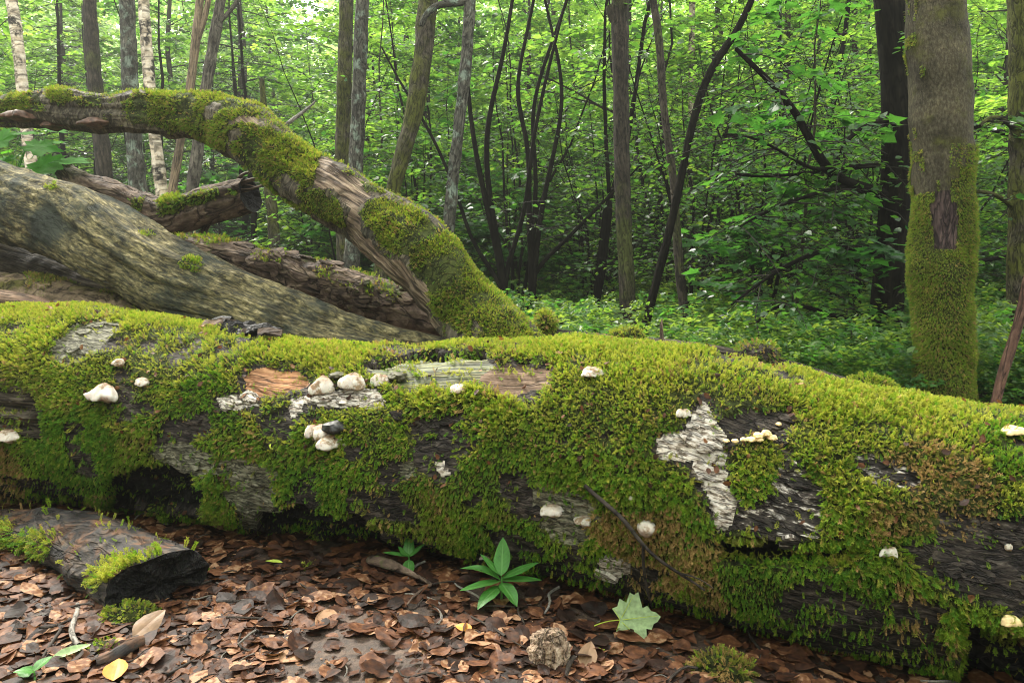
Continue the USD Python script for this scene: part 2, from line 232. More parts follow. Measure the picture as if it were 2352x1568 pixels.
M['tan_leaf'] = mat_plain('tan_leaf', (.19, .115, .062), .5, .3, (.3, .18, .08), 40, .3, .15)
M['wood_knot'] = mat_wood('wood_knot', [(.3, (.08, .045, .03)), (.46, (.36, .25, .17)), (.65, (.56, .44, .33))], 3, 3, 7, 1.0, .02, .7)
G1 = [(0, (.010, .034, .010)), (.45, (.022, .062, .014)), (.8, (.042, .098, .017)), (1, (.075, .135, .022))]
T1 = [(0, (.02, .11, .015)), (.5, (.14, .32, .03)), (1, (.42, .56, .06))]
M['leaf_beech'] = mat_leaf('leaf_beech', G1, T1, .38, .5)
M['leaf_maple'] = mat_leaf('leaf_maple', [(0, (.015, .05, .016)), (.5, (.028, .085, .02)), (1, (.05, .12, .02))], [(0, (.05, .22, .025)), (1, (.16, .42, .04))], .35, .5)
M['leaf_bright'] = mat_leaf('leaf_bright', [(0, (.025, .08, .016)), (.5, (.055, .14, .022)), (1, (.10, .19, .03))], [(0, (.10, .28, .03)), (.5, (.30, .54, .05)), (1, (.62, .76, .12))], .4, .55)  # leaves coloured as sunlit: sunshine put into a brighter, yellower green
M['leaf_far'] = mat_leaf('leaf_far', [(0, (.05, .12, .03)), (1, (.11, .18, .045))], [(0, (.3, .55, .12)), (1, (.65, .8, .28))], .5, .6)  # distant leaves painted paler and brighter, sunlight put into the colour
M['leaf_spruce'] = mat_leaf('leaf_spruce', [(0, (.01, .025, .012)), (1, (.02, .045, .018))], [(0, (.015, .03, .012)), (1, (.03, .06, .02))], .6, .15)

# ------------------------------------------------------------------ surfaces of revolution along a traced line
class Grid: pass
def tube_surface(pts, rad, nu, nv, up=(0, 0, 1.0), relief=None, squash=1.0):
    pts, rad = np.asarray(pts, float), np.asarray(rad, float)
    s = np.r_[0, np.cumsum(np.linalg.norm(np.diff(pts, axis=0), axis=1))]
    ss = np.linspace(0, s[-1], nu)
    c = CubicSpline(s, pts)(ss) if len(s) > 2 else np.stack([np.interp(ss, s, pts[:, k]) for k in range(3)], -1)
    r = PchipInterpolator(s, rad)(ss)
    T = unit(np.gradient(c, axis=0)); up = np.asarray(up, float)
    e1 = unit(up - (T @ up)[:, None] * T); e2 = np.cross(T, e1)
    th = np.linspace(0, 2 * np.pi, nv + 1)
    dirs = squash * np.cos(th)[None, :, None] * e1[:, None] + np.sin(th)[None, :, None] * e2[:, None]
    V = c[:, None] + r[:, None, None] * dirs
    g = Grid(); g.c, g.r, g.T, g.e1, g.e2, g.th, g.s, g.dirs = c, r, T, e1, e2, th, ss, dirs
    g.uv = np.stack(np.broadcast_arrays(ss[:, None], th[None] * float(np.mean(r))), -1)
    if relief is not None:
        h = relief(V, g); h[:, -1] = h[:, 0]
        V = V + h[..., None] * dirs
    g.V = V; finish(g)
    return g

def finish(g):
    V = g.V
    du = np.gradient(V, axis=0); dv = np.empty_like(V)
    dv[:, 1:-1] = V[:, 2:] - V[:, :-2]; dv[:, 0] = dv[:, -1] = V[:, 1] - V[:, -2]
    n = unit(np.cross(dv, du)); flip = np.sign((n * g.dirs).sum(-1).mean())
    g.N = n * (flip if flip else 1)
    nu, nv = V.shape[0], V.shape[1] - 1
    i, j = np.meshgrid(np.arange(nu - 1), np.arange(nv), indexing='ij')
    a = i * (nv + 1) + j
    q = np.stack([a, a + 1, a + nv + 2, a + nv + 1], -1)
    g.quads = q if flip > 0 else q[..., ::-1]
    g.cellC = (V[:-1, :-1] + V[1:, :-1] + V[:-1, 1:] + V[1:, 1:]) / 4
    g.cellN = unit(g.N[:-1, :-1] + g.N[1:, 1:])
    d1, d2 = V[1:, 1:] - V[:-1, :-1], V[1:, :-1] - V[:-1, 1:]
    g.cellA = .5 * np.linalg.norm(np.cross(d1, d2), axis=-1)
    g.view = (g.cellN * unit(EYE - g.cellC)).sum(-1)
    g.px, g.py, g.t = project(g.cellC)

def put_grid(name, g, mat, parent, cells=None, label=None):
    q = g.quads.reshape(-1, 4) if cells is None else g.quads[cells]
    if len(q) == 0: return None
    ids, inv = np.unique(q, return_inverse=True)
    p = put(name, g.V.reshape(-1, 3)[ids], inv.reshape(-1, 4), mat, parent, n=g.N.reshape(-1, 3)[ids], uv=g.uv.reshape(-1, 2)[ids])
    if label: tag(p, label)
    return p

def put_cap(name, g, end, mat, parent, depth=0.0, rough=0.01, seed=0):
    """an end face of a tube: rings towards the middle with a rough relief"""
    ring = g.V[end, :-1]; c = ring.mean(0); T = g.T[end] * (1 if end else -1)
    K = 6; vs = []
    for k in range(K):
        f = 1 - k / K
        p = c + (ring - c) * f
        h = (fbm(p * 30, 3, seed) - .5) * 2 * rough * (k > 0) - depth * (1 - f) ** .5
        vs.append(p + h[:, None] * T)
    vs.append((c - depth * T)[None]); V = np.vstack(vs); n = len(ring)
    f = [[k * n + j, k * n + (j + 1) % n, (k + 1) * n + (j + 1) % n] for k in range(K - 1) for j in range(n)] + [[k * n + j, (k + 1) * n + (j + 1) % n, (k + 1) * n + j] for k in range(K - 1) for j in range(n)] + [[(K - 1) * n + j, (K - 1) * n + (j + 1) % n, K * n] for j in range(n)]
    uv = np.stack([(V - c) @ g.e1[end], (V - c) @ g.e2[end]], -1)
    return put(name, V, np.array(f), mat, parent, uv=uv)

def warp(px, py, C, amp=14, sc=9, seed=3):
    return px + amp * 2 * (fbm(C * sc, 3, seed) - .5), py + amp * 2 * (fbm(C * sc, 3, seed + 9) - .5)

def inside(poly, px, py):
    return shapely.contains_xy(shapely.Polygon(poly).buffer(0), px, py)

def traced(rows):
    """rows of (px, py, width in px, depth) to points and radii"""
    a = np.array(rows, float)
    return at(a[:, 0], a[:, 1], a[:, 3]), a[:, 2] / 2 * a[:, 3] / FPX

# ------------------------------------------------------------------ moss shoots
def moss_shoot(seed, curl=.35, width=.2, pairs=7):
    r = np.random.default_rng(seed); V, F, U = [], [], []
    def pt(s): return np.array([curl * s * s, 0, s * (1 - .25 * curl * s)])
    for k in range(pairs):
        s = .1 + .8 * k / (pairs - 1); w = width * (1.0 - .55 * abs(s - .4)) * r.uniform(.8, 1.25)
        for sd in (-1, 1):
            b = pt(s); tip = b + np.array([r.uniform(-.05, .12), sd * w, w * r.uniform(.6, 1.1)])
            q = b + np.array([0, sd * w * .35, w * .75]) + np.array([r.uniform(.0, .06), 0, 0]); p2 = b + np.array([0, sd * w * .5, w * .12])
            n = len(V); V += [b, p2, tip, q]; F += [[n, n + 1, n + 2], [n, n + 2, n + 3]]; U += [(0, s * .7)] * 2 + [(0, min(1, s * .7 + .4)), (0, s * .7 + .15)]
    for k in range(3):
        s = .25 + .3 * k; b = pt(s); tip = b + np.array([width * .9, r.uniform(-.08, .08), width * .7]); q = b + np.array([.02, .05, .1])
        n = len(V); V += [b, tip, q]; F += [[n, n + 1, n + 2]]; U += [(0, s * .7), (0, min(1, s * .7 + .4)), (0, s)]
    n = len(V); V += [pt(.75) + (0, -.05, 0), pt(.75) + (0, .05, 0), pt(1.05)]; F += [[n, n + 1, n + 2]]; U += [(0, .8), (0, .8), (0, 1)]
    return np.array(V), np.array(F), np.array(U, float)
SHOOTS = [moss_shoot(1, .35, .20), moss_shoot(2, .6, .16, 8), moss_shoot(3, .1, .24, 6)]
MOSS_ORDER = ('moss_yellow', 'moss_green', 'moss_deep', 'moss_olive', 'moss_brown')
MOSS_PROTOS = [(v, f, M[m], u) for m in MOSS_ORDER for v, f, u in SHOOTS]

def sample_cells(g, weight, count, rng):
    w = (g.cellA * weight).ravel(); tot = w.sum()
    if tot <= 0: return None
    idx = rng.choice(len(w), count, p=w / tot)
    i, j = np.divmod(idx, g.V.shape[1] - 1); a, b = rng.random(count)[:, None], rng.random(count)[:, None]
    P = (g.V[i, j] * (1 - a) + g.V[i + 1, j] * a) * (1 - b) + (g.V[i, j + 1] * (1 - a) + g.V[i + 1, j + 1] * a) * b
    return idx, P, g.cellN.ravel().reshape(-1, 3)[idx] if False else g.cellN.reshape(-1, 3)[idx]

def moss_on(parent, g, weight, density, size, zone, seed, hang=.55, sink=.1, name='moss', up_size=1.0, lay=1.0):
    """zone(P, N, px, py, rng) gives a moss kind 0..4 for every shoot"""
    rng = np.random.default_rng(seed)
    w = weight * np.where(g.view > -.2, 1.0, .25)
    count = int((g.cellA * w).sum() * density)
    if count < 5: return
    idx, P, N = sample_cells(g, w, count, rng)
    px, py, _ = project(P)
    k = zone(P, N, px, py, rng)
    side = np.clip(1 - N[:, 2:], 0, 1.6)
    d = unit(N * lay * rng.uniform(.5, 1.0, (count, 1)) + np.array([0, 0, -1.0]) * hang * side * rng.uniform(.5, 1.4, (count, 1)) + rng.normal(0, .38, (count, 3)))
    hint = N + rng.normal(0, .5, (count, 3)); q = frames(d, hint)
    s = rng.uniform(size[0], size[1], count) * np.where(N[:, 2] > .6, up_size, 1.0) * np.clip(.25 + 1.6 * fbm(P * 4.5, 3, seed + 2), .45, 1.6)
    instancer(name, MOSS_PROTOS, parent, P - d * (s * sink)[:, None], q, s, k * 3 + rng.integers(0, 3, count))

def choose(rng, n, probs):
    """probs: n x 5"""
    c = np.cumsum(probs / probs.sum(1, keepdims=True), 1)
    return (rng.random(n)[:, None] > c).sum(1).clip(0, 4)

# ------------------------------------------------------------------ the big mossy log: fit a tube to its outline
TOPX = [-260, 0, 130, 300, 400, 450, 500, 600, 700, 850, 1000, 1100, 1200, 1300, 1400, 1500, 1700, 1850, 1900, 2050, 2200, 2352, 2700]
TOPY = [722, 716, 712, 712, 722, 740, 750, 778, 782, 800, 797, 792, 778, 786, 800, 803, 822, 866, 886, 912, 927, 942, 975]
BOTX = [-260, 0, 250, 400, 560, 700, 860, 1000, 1150, 1300, 1420, 1620, 1800, 2000, 2150, 2352, 2700]
BOTY = [1140, 1150, 1155, 1180, 1215, 1240, 1255, 1285, 1300, 1340, 1370, 1420, 1490, 1530, 1570, 1640, 1800]
cols = np.linspace(-260, 2700, 38)
ty, by = np.interp(cols, TOPX, TOPY), np.interp(cols, BOTX, BOTY)
tcol = 1 / np.interp(cols, [0, 2352], [1 / 3.60, 1 / 2.25]); tcol = 1 / ((cols - 0) / 2352 * (1 / 2.25 - 1 / 3.6) + 1 / 3.6)
mid, half = (ty + by) / 2, (by - ty) / 2
cy, rr = mid.copy(), half * tcol / FPX
for it in range(8):
    c0 = at(cols, cy, tcol)
    T0 = unit(np.gradient(c0, axis=0)); e1 = unit(np.array([0, 0, 1.0]) - T0[:, 2:] * T0); e2 = np.cross(T0, e1); th = np.linspace(0, 2 * np.pi, 73)
    S = c0[:, None] + rr[:, None, None] * (np.cos(th)[None, :, None] * e1[:, None] + np.sin(th)[None, :, None] * e2[:, None])
    sx, sy, _ = project(S); fx, fy = sx.ravel(), sy.ravel()
    hi, lo = np.empty(len(cols)), np.empty(len(cols))
    for k, x in enumerate(cols):
        near = np.abs(fx - np.clip(x, fx.min() + 60, fx.max() - 60)) < 60
        hi[k], lo[k] = fy[near].min(), fy[near].max()
    rr *= 1 + .6 * (np.clip((by - ty) / (lo - hi), .8, 1.25) - 1); cy += .6 * (mid - (hi + lo) / 2)
    good = (cols < 2200) & (cols > -150)
    rr = np.polyval(np.polyfit(cols[good] / 1000, rr[good], 6 if it < 5 else 7), np.clip(cols, -150, 2200) / 1000); cf = np.polyfit(cols[good] / 1000, cy[good], 7)
    cy = np.where(good, np.polyval(cf, cols / 1000), cy); k0, k1 = np.where(good)[0][[0, -1]]
    cy[k1 + 1:] = cy[k1] + (cols[k1 + 1:] - cols[k1]) * (cy[k1] - cy[k1 - 4]) / (cols[k1] - cols[k1 - 4]); cy[:k0] = cy[k0]
LOGC, LOGR = c0, rr
def log_bottom(x):
    return np.interp(x, LOGC[:, 0], LOGC[:, 2] - .97 * LOGR)

# ------------------------------------------------------------------ ground
def zg(x, y):
    x, y = np.asarray(x, float), np.asarray(y, float)
    base = np.interp(np.clip(x, -4, 2), [-4, -2.3, 0, 1.2, 2], [log_bottom(-2.6) + .02, log_bottom(-2.3) + .02, log_bottom(0) + .02, log_bottom(1.1) + .03, log_bottom(1.3) + .03])
    far = np.clip((np.hypot(x, y) - 5) / 6, 0, 1)
    p = np.stack([x, y, 0 * x], -1)
    lumps = .05 * (fbm(p * 1.7, 4, 5) - .5) + far * .7 * (fbm(p * .09, 3, 8) - .5)
    front = np.clip((2.6 - y) / 1.2, 0, 1)
    rise = np.clip((np.hypot(x, y) - 30) / 60, 0, 1) ** 1.5 * 9
    return base * (1 - far) + lumps + rise
gx = np.unique(np.r_[np.arange(-3.4, 2.4, .035), -np.geomspace(3.4, 320, 50), np.geomspace(2.4, 320, 50)])
gy = np.unique(np.r_[np.arange(.8, 4.4, .035), np.geomspace(4.4, 420, 70), .8 - np.geomspace(.05, 60, 30)])
X, Y = np.meshgrid(gx, gy, indexing='ij'); Z = zg(X, Y)
nx, ny = X.shape; a = (np.arange(nx - 1)[:, None] * ny + np.arange(ny - 1)[None]); q = np.stack([a, a + ny, a + ny + 1, a + 1], -1).reshape(-1, 4)
gn = unit(np.stack([-np.gradient(Z, gx, axis=0), -np.gradient(Z, gy, axis=1), np.ones_like(Z)], -1))
gnd = put('ground', np.stack([X, Y, Z], -1).reshape(-1, 3), q, M['soil'], n=gn.reshape(-1, 3)); tag(gnd, 'dark brown forest soil under the leaf litter', 'ground', kind='structure')

# ------------------------------------------------------------------ big mossy log
def log_relief(V, g):
    return .05 * (fbm(V * 1.6, 3, 21) - .5) + .022 * (fbm(V * 7, 3, 22) - .5)
flog = thing('fallen_log', 'huge fallen beech log thick with green moss, lying across the foreground', 'log')
g = tube_surface(LOGC, LOGR, 760, 420, relief=log_relief)
# regions traced on the surface: (class, part name, label, outline)
REG = [
 ('bark_grey', 'bark_patch', 'pale lichen-grey bark patch on top at the left end', [(130,790),(160,752),(250,732),(290,745),(240,790),(195,828),(150,838),(110,818)]),
 ('grooved', 'bare_wood', 'grooved grey-brown bare wood at the left end', [(-60,865),(30,872),(90,905),(108,960),(105,1005),(60,1002),(40,985),(-60,985)]),
 ('rot', 'rotten_wood', 'black crumbling rot hollow low on the left', [(245,1085),(330,1060),(420,1085),(480,1130),(470,1180),(250,1170)]),
 ('bark_grey', 'bark_patch', None, [(340,1022),(400,1012),(495,1028),(490,1090),(420,1097),(350,1062)]),
 ('bark_grey', 'bark_patch', 'grey-green bare bark with a bright worn band', [(490,1045),(560,1036),(625,1070),(632,1150),(610,1210),(560,1215),(530,1160),(500,1090)]),
 ('rot', 'rotten_wood', None, [(590,1185),(680,1160),(830,1192),(870,1220),(870,1280),(600,1265)]),
 ('wood_orange', 'bare_wood', 'orange-brown bare wood with the bark gone', [(562,858),(600,842),(692,852),(705,882),(640,906),(568,906)]),
 ('bark_white', 'bark_patch', None, [(690,925),(705,908),(870,895),(892,920),(840,934),(760,940)]),
 ('bark_white', 'bark_patch', None, [(664,915),(698,910),(700,950),(672,965)]),
 ('bark_white', 'bark_patch', None, [(500,915),(590,905),(600,935),(510,945)]),
 ('wood_greenish', 'bare_wood', 'greenish golden bare wood on top of the log', [(845,848),(930,822),(1115,822),(1140,848),(1085,882),(940,888),(900,882)]),
 ('rot', 'rotten_wood', None, [(850,838),(950,812),(1100,812),(1120,822),(960,826),(860,850)]),
 ('wood_brown', 'bare_wood', 'brown bare wood patch on top of the log', [(1085,885),(1120,848),(1170,834),(1258,850),(1258,885),(1210,905),(1110,898)]),
 ('bark_dark', 'bark_patch', None, [(1175,905),(1245,895),(1240,940),(1190,945)]),
 ('bark_grey', 'bark_patch', None, [(915,1062),(950,1055),(960,1090),(930,1100)]),
 ('bark_white', 'bark_patch', None, [(1000,1066),(1025,1060),(1030,1092),(1008,1098)]),
 ('bark_grey', 'bark_patch', 'wrinkled grey bark round the two low bracket fungi', [(1222,1108),(1300,1103),(1352,1135),(1372,1142),(1362,1190),(1372,1222),(1330,1252),(1282,1246),(1240,1200),(1225,1150)]),
 ('bark_white', 'bark_patch', 'round white bark spot near the ground', [(1374,1290),(1400,1272),(1440,1285),(1450,1320),(1410,1338),(1380,1318)]),
 ('bark_white', 'bark_patch', 'large white cracked bark patch shaped like an arrow', [(1612,918),(1630,930),(1645,962),(1662,1000),(1674,1060),(1672,1110),(1692,1150),(1684,1182),(1668,1216),(1648,1226),(1628,1145),(1592,1095),(1592,1062),(1540,1062),(1506,1055),(1510,1000),(1570,988),(1595,945)]),
 ('bark_dark', 'bark_patch', 'dark wet bark beside the white patch', [(1655,968),(1700,950),(1800,942),(1835,950),(1830,978),(1795,1000),(1842,1062),(1760,1010),(1690,1005),(1680,1040),(1665,1010)]),
 ('bark_streak', 'bark_patch', 'black bark with short white streaks', [(1790,1040),(1840,1062),(1892,1105),(1900,1165),(1882,1232),(1800,1262),(1740,1240),(1690,1190),(1692,1150),(1745,1140),(1780,1110)]),
 ('rot', 'rotten_wood', 'dark rotten split along the side', [(1650,1228),(1740,1242),(1800,1262),(1890,1250),(1990,1240),(1960,1290),(1800,1296),(1660,1282)]),
 ('bark_streak', 'bark_patch', None, [(1945,1050),(2010,1040),(2110,1085),(2110,1125),(2010,1112),(1960,1095)]),
 ('bark_dark', 'bark_patch', 'large dark wrinkled bark at the right end', [(2060,1240),(2200,1236),(2290,1190),(2420,1150),(2420,1420),(2240,1395),(2150,1335),(2080,1280)]),
 ('rot', 'rotten_wood', 'black hollow under the right end', [(2190,1398),(2240,1418),(2300,1442),(2440,1440),(2440,1700),(2190,1640),(2215,1480)]),
 ('bark_dark', 'bark_patch', 'dark thinly mossed bark patch in the middle of the front', [(930,958),(985,945),(1048,965),(1040,1030),(960,1040)]),
 ('bark_dark', 'bark_patch', None, [(425,945),(470,930),(505,985),(470,1005),(430,990)]),
 ('bark_dark', 'bark_patch', None, [(1150,1075),(1222,1080),(1225,1150),(1240,1200),(1190,1190),(1150,1130)]),
 ('bark_dark', 'bark_patch', None, [(690,950),(740,955),(735,985),(690,975)]),
 ('bark_dark', 'bark_patch', None, [(255,850),(300,845),(330,870),(270,880)]),
 ('rot', 'rotten_wood', None, [(860,1240),(1040,1262),(1060,1300),(870,1280)]),
]
C = g.cellC
wx, wy = warp(g.px, g.py, C, 12, 9); wx, wy = wx + 16 * (fbm(C * 34, 2, 71) - .5), wy + 16 * (fbm(C * 34, 2, 72) - .5)
front = (g.view > -.05) & (g.cellC[..., 2] > -1)
cls = np.full(C.shape[:2], -1)
ring = np.zeros(C.shape[:2], bool)
for k, (m_, nm, lb, poly) in enumerate(REG):
    if m_ in ('bark_white', 'wood_orange', 'wood_greenish', 'wood_brown'): ring |= front & shapely.contains_xy(shapely.Polygon(poly).buffer(11), wx, wy)
cls[ring] = -2
for k, (m_, nm, lb, poly) in enumerate(REG):
    cls[front & inside(poly, wx, wy)] = k
n1 = fbm(C * 5.0, 4, 31); n2 = fbm(C * 16, 3, 32)
under = g.cellN[..., 2] < -.55
thin = (n1 + .3 * (n2 - .5) < np.where(g.cellN[..., 2] > .5, .335, .43)) | (under & (n1 < .62))
cls[(cls == -1) & thin] = -2           # bare dark bark showing between the moss
# push bare regions in, moss cushions out, on the vertices
lift = np.zeros(g.V.shape[:2]); cell = np.where(cls == -1, .010, 0.0)
for k, (m_, *_r) in enumerate(REG):
    cell[cls == k] = {'rot': -.06, 'bark_white': .004, 'grooved': -.01}.get(m_, -.004)
lift[:-1, :-1] += cell; lift[1:, :-1] += cell; lift[:-1, 1:] += cell; lift[1:, 1:] += cell; lift /= 4
lift[:, 0] = lift[:, -1] = (lift[:, 0] + lift[:, -1])
lift += .012 * (fbm(g.V * 22, 3, 41) - .5)
rough = np.zeros(g.V.shape[:2]); rc = np.isin(cls, [k for k, r_ in enumerate(REG) if r_[0] in ('rot', 'grooved')]).astype(float)
rough[:-1, :-1] += rc; rough[1:, 1:] += rc; rough /= 2
lift += rough * .10 * (fbm(g.V * np.array([14, 14, 30.]), 4, 42) - .5)
lift[:, -1] = lift[:, 0]
g.V = g.V + lift[..., None] * g.dirs; finish(g)
LG = g
put_grid('moss_mat', g, M['moss_base'], flog, cls == -1)
put_grid('bark', g, M['bark_dark'], flog, cls == -2)
for k, (m_, nm, lb, poly) in enumerate(REG):
    put_grid(nm, g, M[m_], flog, cls == k, lb)
put_cap('end_face', g, 0, M['wood_brown'], flog, .03, .02, 1); put_cap('end_face', g, -1, M['wood_brown'], flog, .03, .02, 2)
BROWN = [[(-60,1012),(45,1028),(62,1090),(50,1145),(-60,1150)], [(2030,1035),(2140,1008),(2230,1040),(2300,1120),(2292,1182),(2205,1232),(2060,1224),(1990,1222),(2000,1150),(2100,1160)], [(1590,1230),(1660,1250),(1650,1330),(1700,1400),(1640,1410),(1560,1330)], [(1990,1350),(2060,1330),(2160,1400),(2100,1490),(2020,1440)], [(1330,1180),(1560,1160),(1600,1330),(1480,1380),(1400,1250)]]
DEEP = [[(90,950),(180,930),(280,990),(260,1130),(80,1140)], [(1640,1290),(1850,1280),(2040,1330),(2080,1420),(1960,1480),(1700,1430)], [(2240,990),(2360,960),(2360,1110),(2290,1100)], [(1060,1200),(1250,1180),(1260,1290),(1090,1290)], [(640,1060),(760,1060),(860,1160),(650,1160)], [(420,880),(500,840),(560,960),(450,1000)]]
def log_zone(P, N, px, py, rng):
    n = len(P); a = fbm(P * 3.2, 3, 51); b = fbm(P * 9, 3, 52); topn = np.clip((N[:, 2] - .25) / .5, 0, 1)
    pr = np.stack([.05 + 1.5 * topn ** 1.3 + .25 * (b > .58), .55 + .5 * (b > .5), .45 * (1 - topn) * (a > .45) + .05, .12 + .6 * (a < .40) * (1 - .6 * topn), .06 + .25 * (b < .36)], 1)  # upward faces favour yellow moss: partly its own tint, partly sunlight painted in
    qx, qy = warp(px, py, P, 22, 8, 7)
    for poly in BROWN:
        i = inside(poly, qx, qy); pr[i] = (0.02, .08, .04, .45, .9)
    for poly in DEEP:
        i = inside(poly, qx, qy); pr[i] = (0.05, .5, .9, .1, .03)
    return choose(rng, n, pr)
wmoss = np.where(cls == -1, np.clip((n1 - .36) * 9, .35, 1.0), np.where(cls == -2, .05 + .4 * (n2 > .57), .02 + .25 * (n2 > .62)))
wmoss = wmoss * np.where(g.cellC[..., 2] - zg(g.cellC[..., 0], g.cellC[..., 1]) < .0, 0, 1)
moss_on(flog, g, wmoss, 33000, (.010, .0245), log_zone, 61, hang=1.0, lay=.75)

# bits of leaf caught in the moss
r_ = np.random.default_rng(88); idx, P_, N_ = sample_cells(LG, (LG.cellN[..., 2] > .1) * 1.0 * (LG.view > -.1), 520, r_)
SCRAPS = (P_ + N_ * r_.uniform(.006, .02, (520, 1)), frames(unit(N_ + r_.normal(0, .5, N_.shape)), r_.normal(0, 1, N_.shape)), r_.uniform(.008, .028, 520), r_.integers(0, 9, 520))
def plates(g_, mask, n, parent, mat, a_rng, b_rng, seed, name='bark_plate', curl=.006):
    rb_ = np.random.default_rng(seed); sel = np.argwhere(mask)
    if len(sel) == 0: return
    for i, j in sel[rb_.choice(len(sel), min(n, len(sel)), replace=False)]:
        c_, n_ = g_.cellC[i, j], g_.cellN[i, j]; tx = unit(g_.T[i] - (g_.T[i] @ n_) * n_); ty_ = np.cross(n_, tx); a_, b_ = rb_.uniform(*a_rng), rb_.uniform(*b_rng)
        ang = np.linspace(0, 2 * np.pi, 9)[:-1] + rb_.uniform(-.3, .3, 8); rad = rb_.uniform(.7, 1.1, 8); o_ = np.stack([np.cos(ang) * a_ * rad, np.sin(ang) * b_ * rad], -1)
        top = c_ + o_[:, :1] * tx + o_[:, 1:] * ty_ + n_ * (.004 + rb_.uniform(0, curl, (8, 1))); V = np.vstack([top, top - n_ * .012, (top.mean(0) + n_ * .001)[None]])
        F = [[k, (k + 1) % 8, 16] for k in range(8)] + [[k, k + 8, (k + 1) % 8] for k in range(8)] + [[(k + 1) % 8, k + 8, (k + 1) % 8 + 8] for k in range(8)]
        put(name, V, np.array(F), mat, parent, uv=np.vstack([o_, o_ * 1.02, [[0, 0]]]) + g_.uv[i, j])
for k, (m_, nm, lb, poly) in enumerate(REG):
    if m_ in ('bark_white', 'bark_grey', 'bark_dark', 'bark_streak') and (cls == k).sum() > 150:
        plates(LG, cls == k, int(min(16, 3 + (cls == k).sum() / 260)), flog, M[m_], (.02, .05), (.012, .028), 3000 + k)
tree_pts = LG.cellC[front]; LOGTREE = cKDTree(np.stack([LG.px[front], LG.py[front]], -1)); LOGN = LG.cellN[front]
def on_log(px, py):
    d, i = LOGTREE.query([px, py], k=12)
    j = i[np.argmin(np.linalg.norm(tree_pts[i] - EYE, axis=1))]
    return tree_pts[j], LOGN[j]

# ------------------------------------------------------------------ smaller fallen wood behind
def log_thing(name, label, rows, mat, nu, nv, seed, relief=.03, fine=.01, up=(0, 0, 1.), cat='log', ridges=0.0, caps=(1, 1), capmat=None):
    p, r = traced(rows); t = thing(name, label, cat)
    def rel(V, g_):
        h = relief * (fbm(V * 3.5, 3, seed) - .5) + fine * (fbm(V * 18, 3, seed + 1) - .5)
        if ridges:
            ang = np.broadcast_to(g_.th[None], V.shape[:2]); tw = ang + .8 * (fbm(np.stack([g_.s * 1.3, 0 * g_.s, 0 * g_.s], -1), 2, seed + 2)[:, None] - .5)
            h = h + ridges * (fbm(np.stack([np.cos(tw) * 3.2, np.sin(tw) * 3.2, np.broadcast_to(g_.s[:, None] * .5, V.shape[:2])], -1), 3, seed + 3) - .5)
        return h * np.minimum(1, g_.r[:, None] / .08)
    g_ = tube_surface(p, r, nu, nv, up, rel)
    g_.thing = t; g_.mat = mat
    if caps[0]: put_cap('end_face', g_, 0, capmat or mat, t, .01, .012, seed)
    if caps[1]: put_cap('end_face', g_, -1, capmat or mat, t, .05 if capmat else .01, .02, seed + 5)
    return g_

def zone_of(*probs):
    pr = np.array(probs, float)
    return lambda P, N, px, py, rng: choose(rng, len(P), pr[None] * (1 + .0 * N[:, :1]) * np.where((N[:, 2:] > .45), np.array([[2.2, 1, .6, .7, .7]]), np.array([[.3, 1, 1.2, 1.2, 1]])))  # tops lean to yellower moss, a real tint with top light put in

# arching limb
g = log_thing('arching_limb', 'long arching dead limb half covered in moss, bending over the log pile', [(-260,262,62,5.0),(-120,258,64,4.9),(0,254,66,4.75),(100,248,78,4.65),(200,254,92,4.55),(300,260,90,4.45),(400,268,96,4.35),(490,280,118,4.25),(567,306,132,4.12),(640,372,138,4.0),(775,457,144,3.85),(875,518,152,3.75),(950,575,166,3.66),(1000,628,166,3.6),(1048,690,168,3.52),(1092,742,180,3.46),(1140,810,220,3.38),(1170,880,250,3.34)], M['limb_bark'], 520, 150, 100, .10, .022, cat='limb', ridges=.05)
mossp = [[(-20,220),(30,214),(85,208),(92,235),(88,252),(40,250),(0,262),(-20,262)], [(105,205),(165,205),(165,230),(150,245),(110,230)], [(160,225),(232,215),(230,245),(180,247)], [(280,250),(310,215),(460,200),(560,205),(625,250),(615,270),(560,262),(520,275),(505,300),(520,340),(470,330),(430,300),(360,290),(300,285)], [(500,300),(560,275),(620,295),(700,315),(735,360),(722,420),(690,440),(730,430),(780,455),(798,520),(750,505),(680,470),(600,420),(545,360)], [(828,490),(850,460),(930,462),(1010,515),(1062,568),(1112,640),(1165,690),(1230,770),(1200,830),(1060,830),(1040,760),(985,705),(980,650),(930,600),(870,560)], [(830,415),(870,425),(890,445),(840,440)]]
strip = [[(718,372),(745,362),(800,400),(850,420),(850,455),(822,480),(835,540),(880,590),(930,610),(985,655),(985,720),(1010,745),(990,760),(930,690),(880,640),(820,580),(795,540),(800,470),(770,440),(725,430)], [(520,285),(560,262),(600,275),(590,300),(550,290)], [(600,300),(640,300),(690,318),(690,335),(640,318)]]
wx, wy = warp(g.px, g.py, g.cellC, 16, 12)
fr = g.view > -.1; lm = np.zeros(g.px.shape, bool); ls = np.zeros(g.px.shape, bool)
for p_ in strip: ls |= fr & inside(p_, wx, wy)
for p_ in mossp: lm |= fr & inside(p_, wx, wy)
ls &= ~lm
lm &= ~(fr & (fbm(g.cellC * 6.5, 4, 46) < .375))
lm |= (~fr) & (g.cellN[..., 2] > .1) & (fbm(g.cellC * 4, 3, 5) > .42)
put_grid('bark', g, M['limb_bark'], g.thing, ~(lm | ls)); put_grid('moss_mat', g, M['moss_base'], g.thing, lm); put_grid('stripped_wood', g, M['stripped'], g.thing, ls, 'pale stripped wood where the bark has split off')
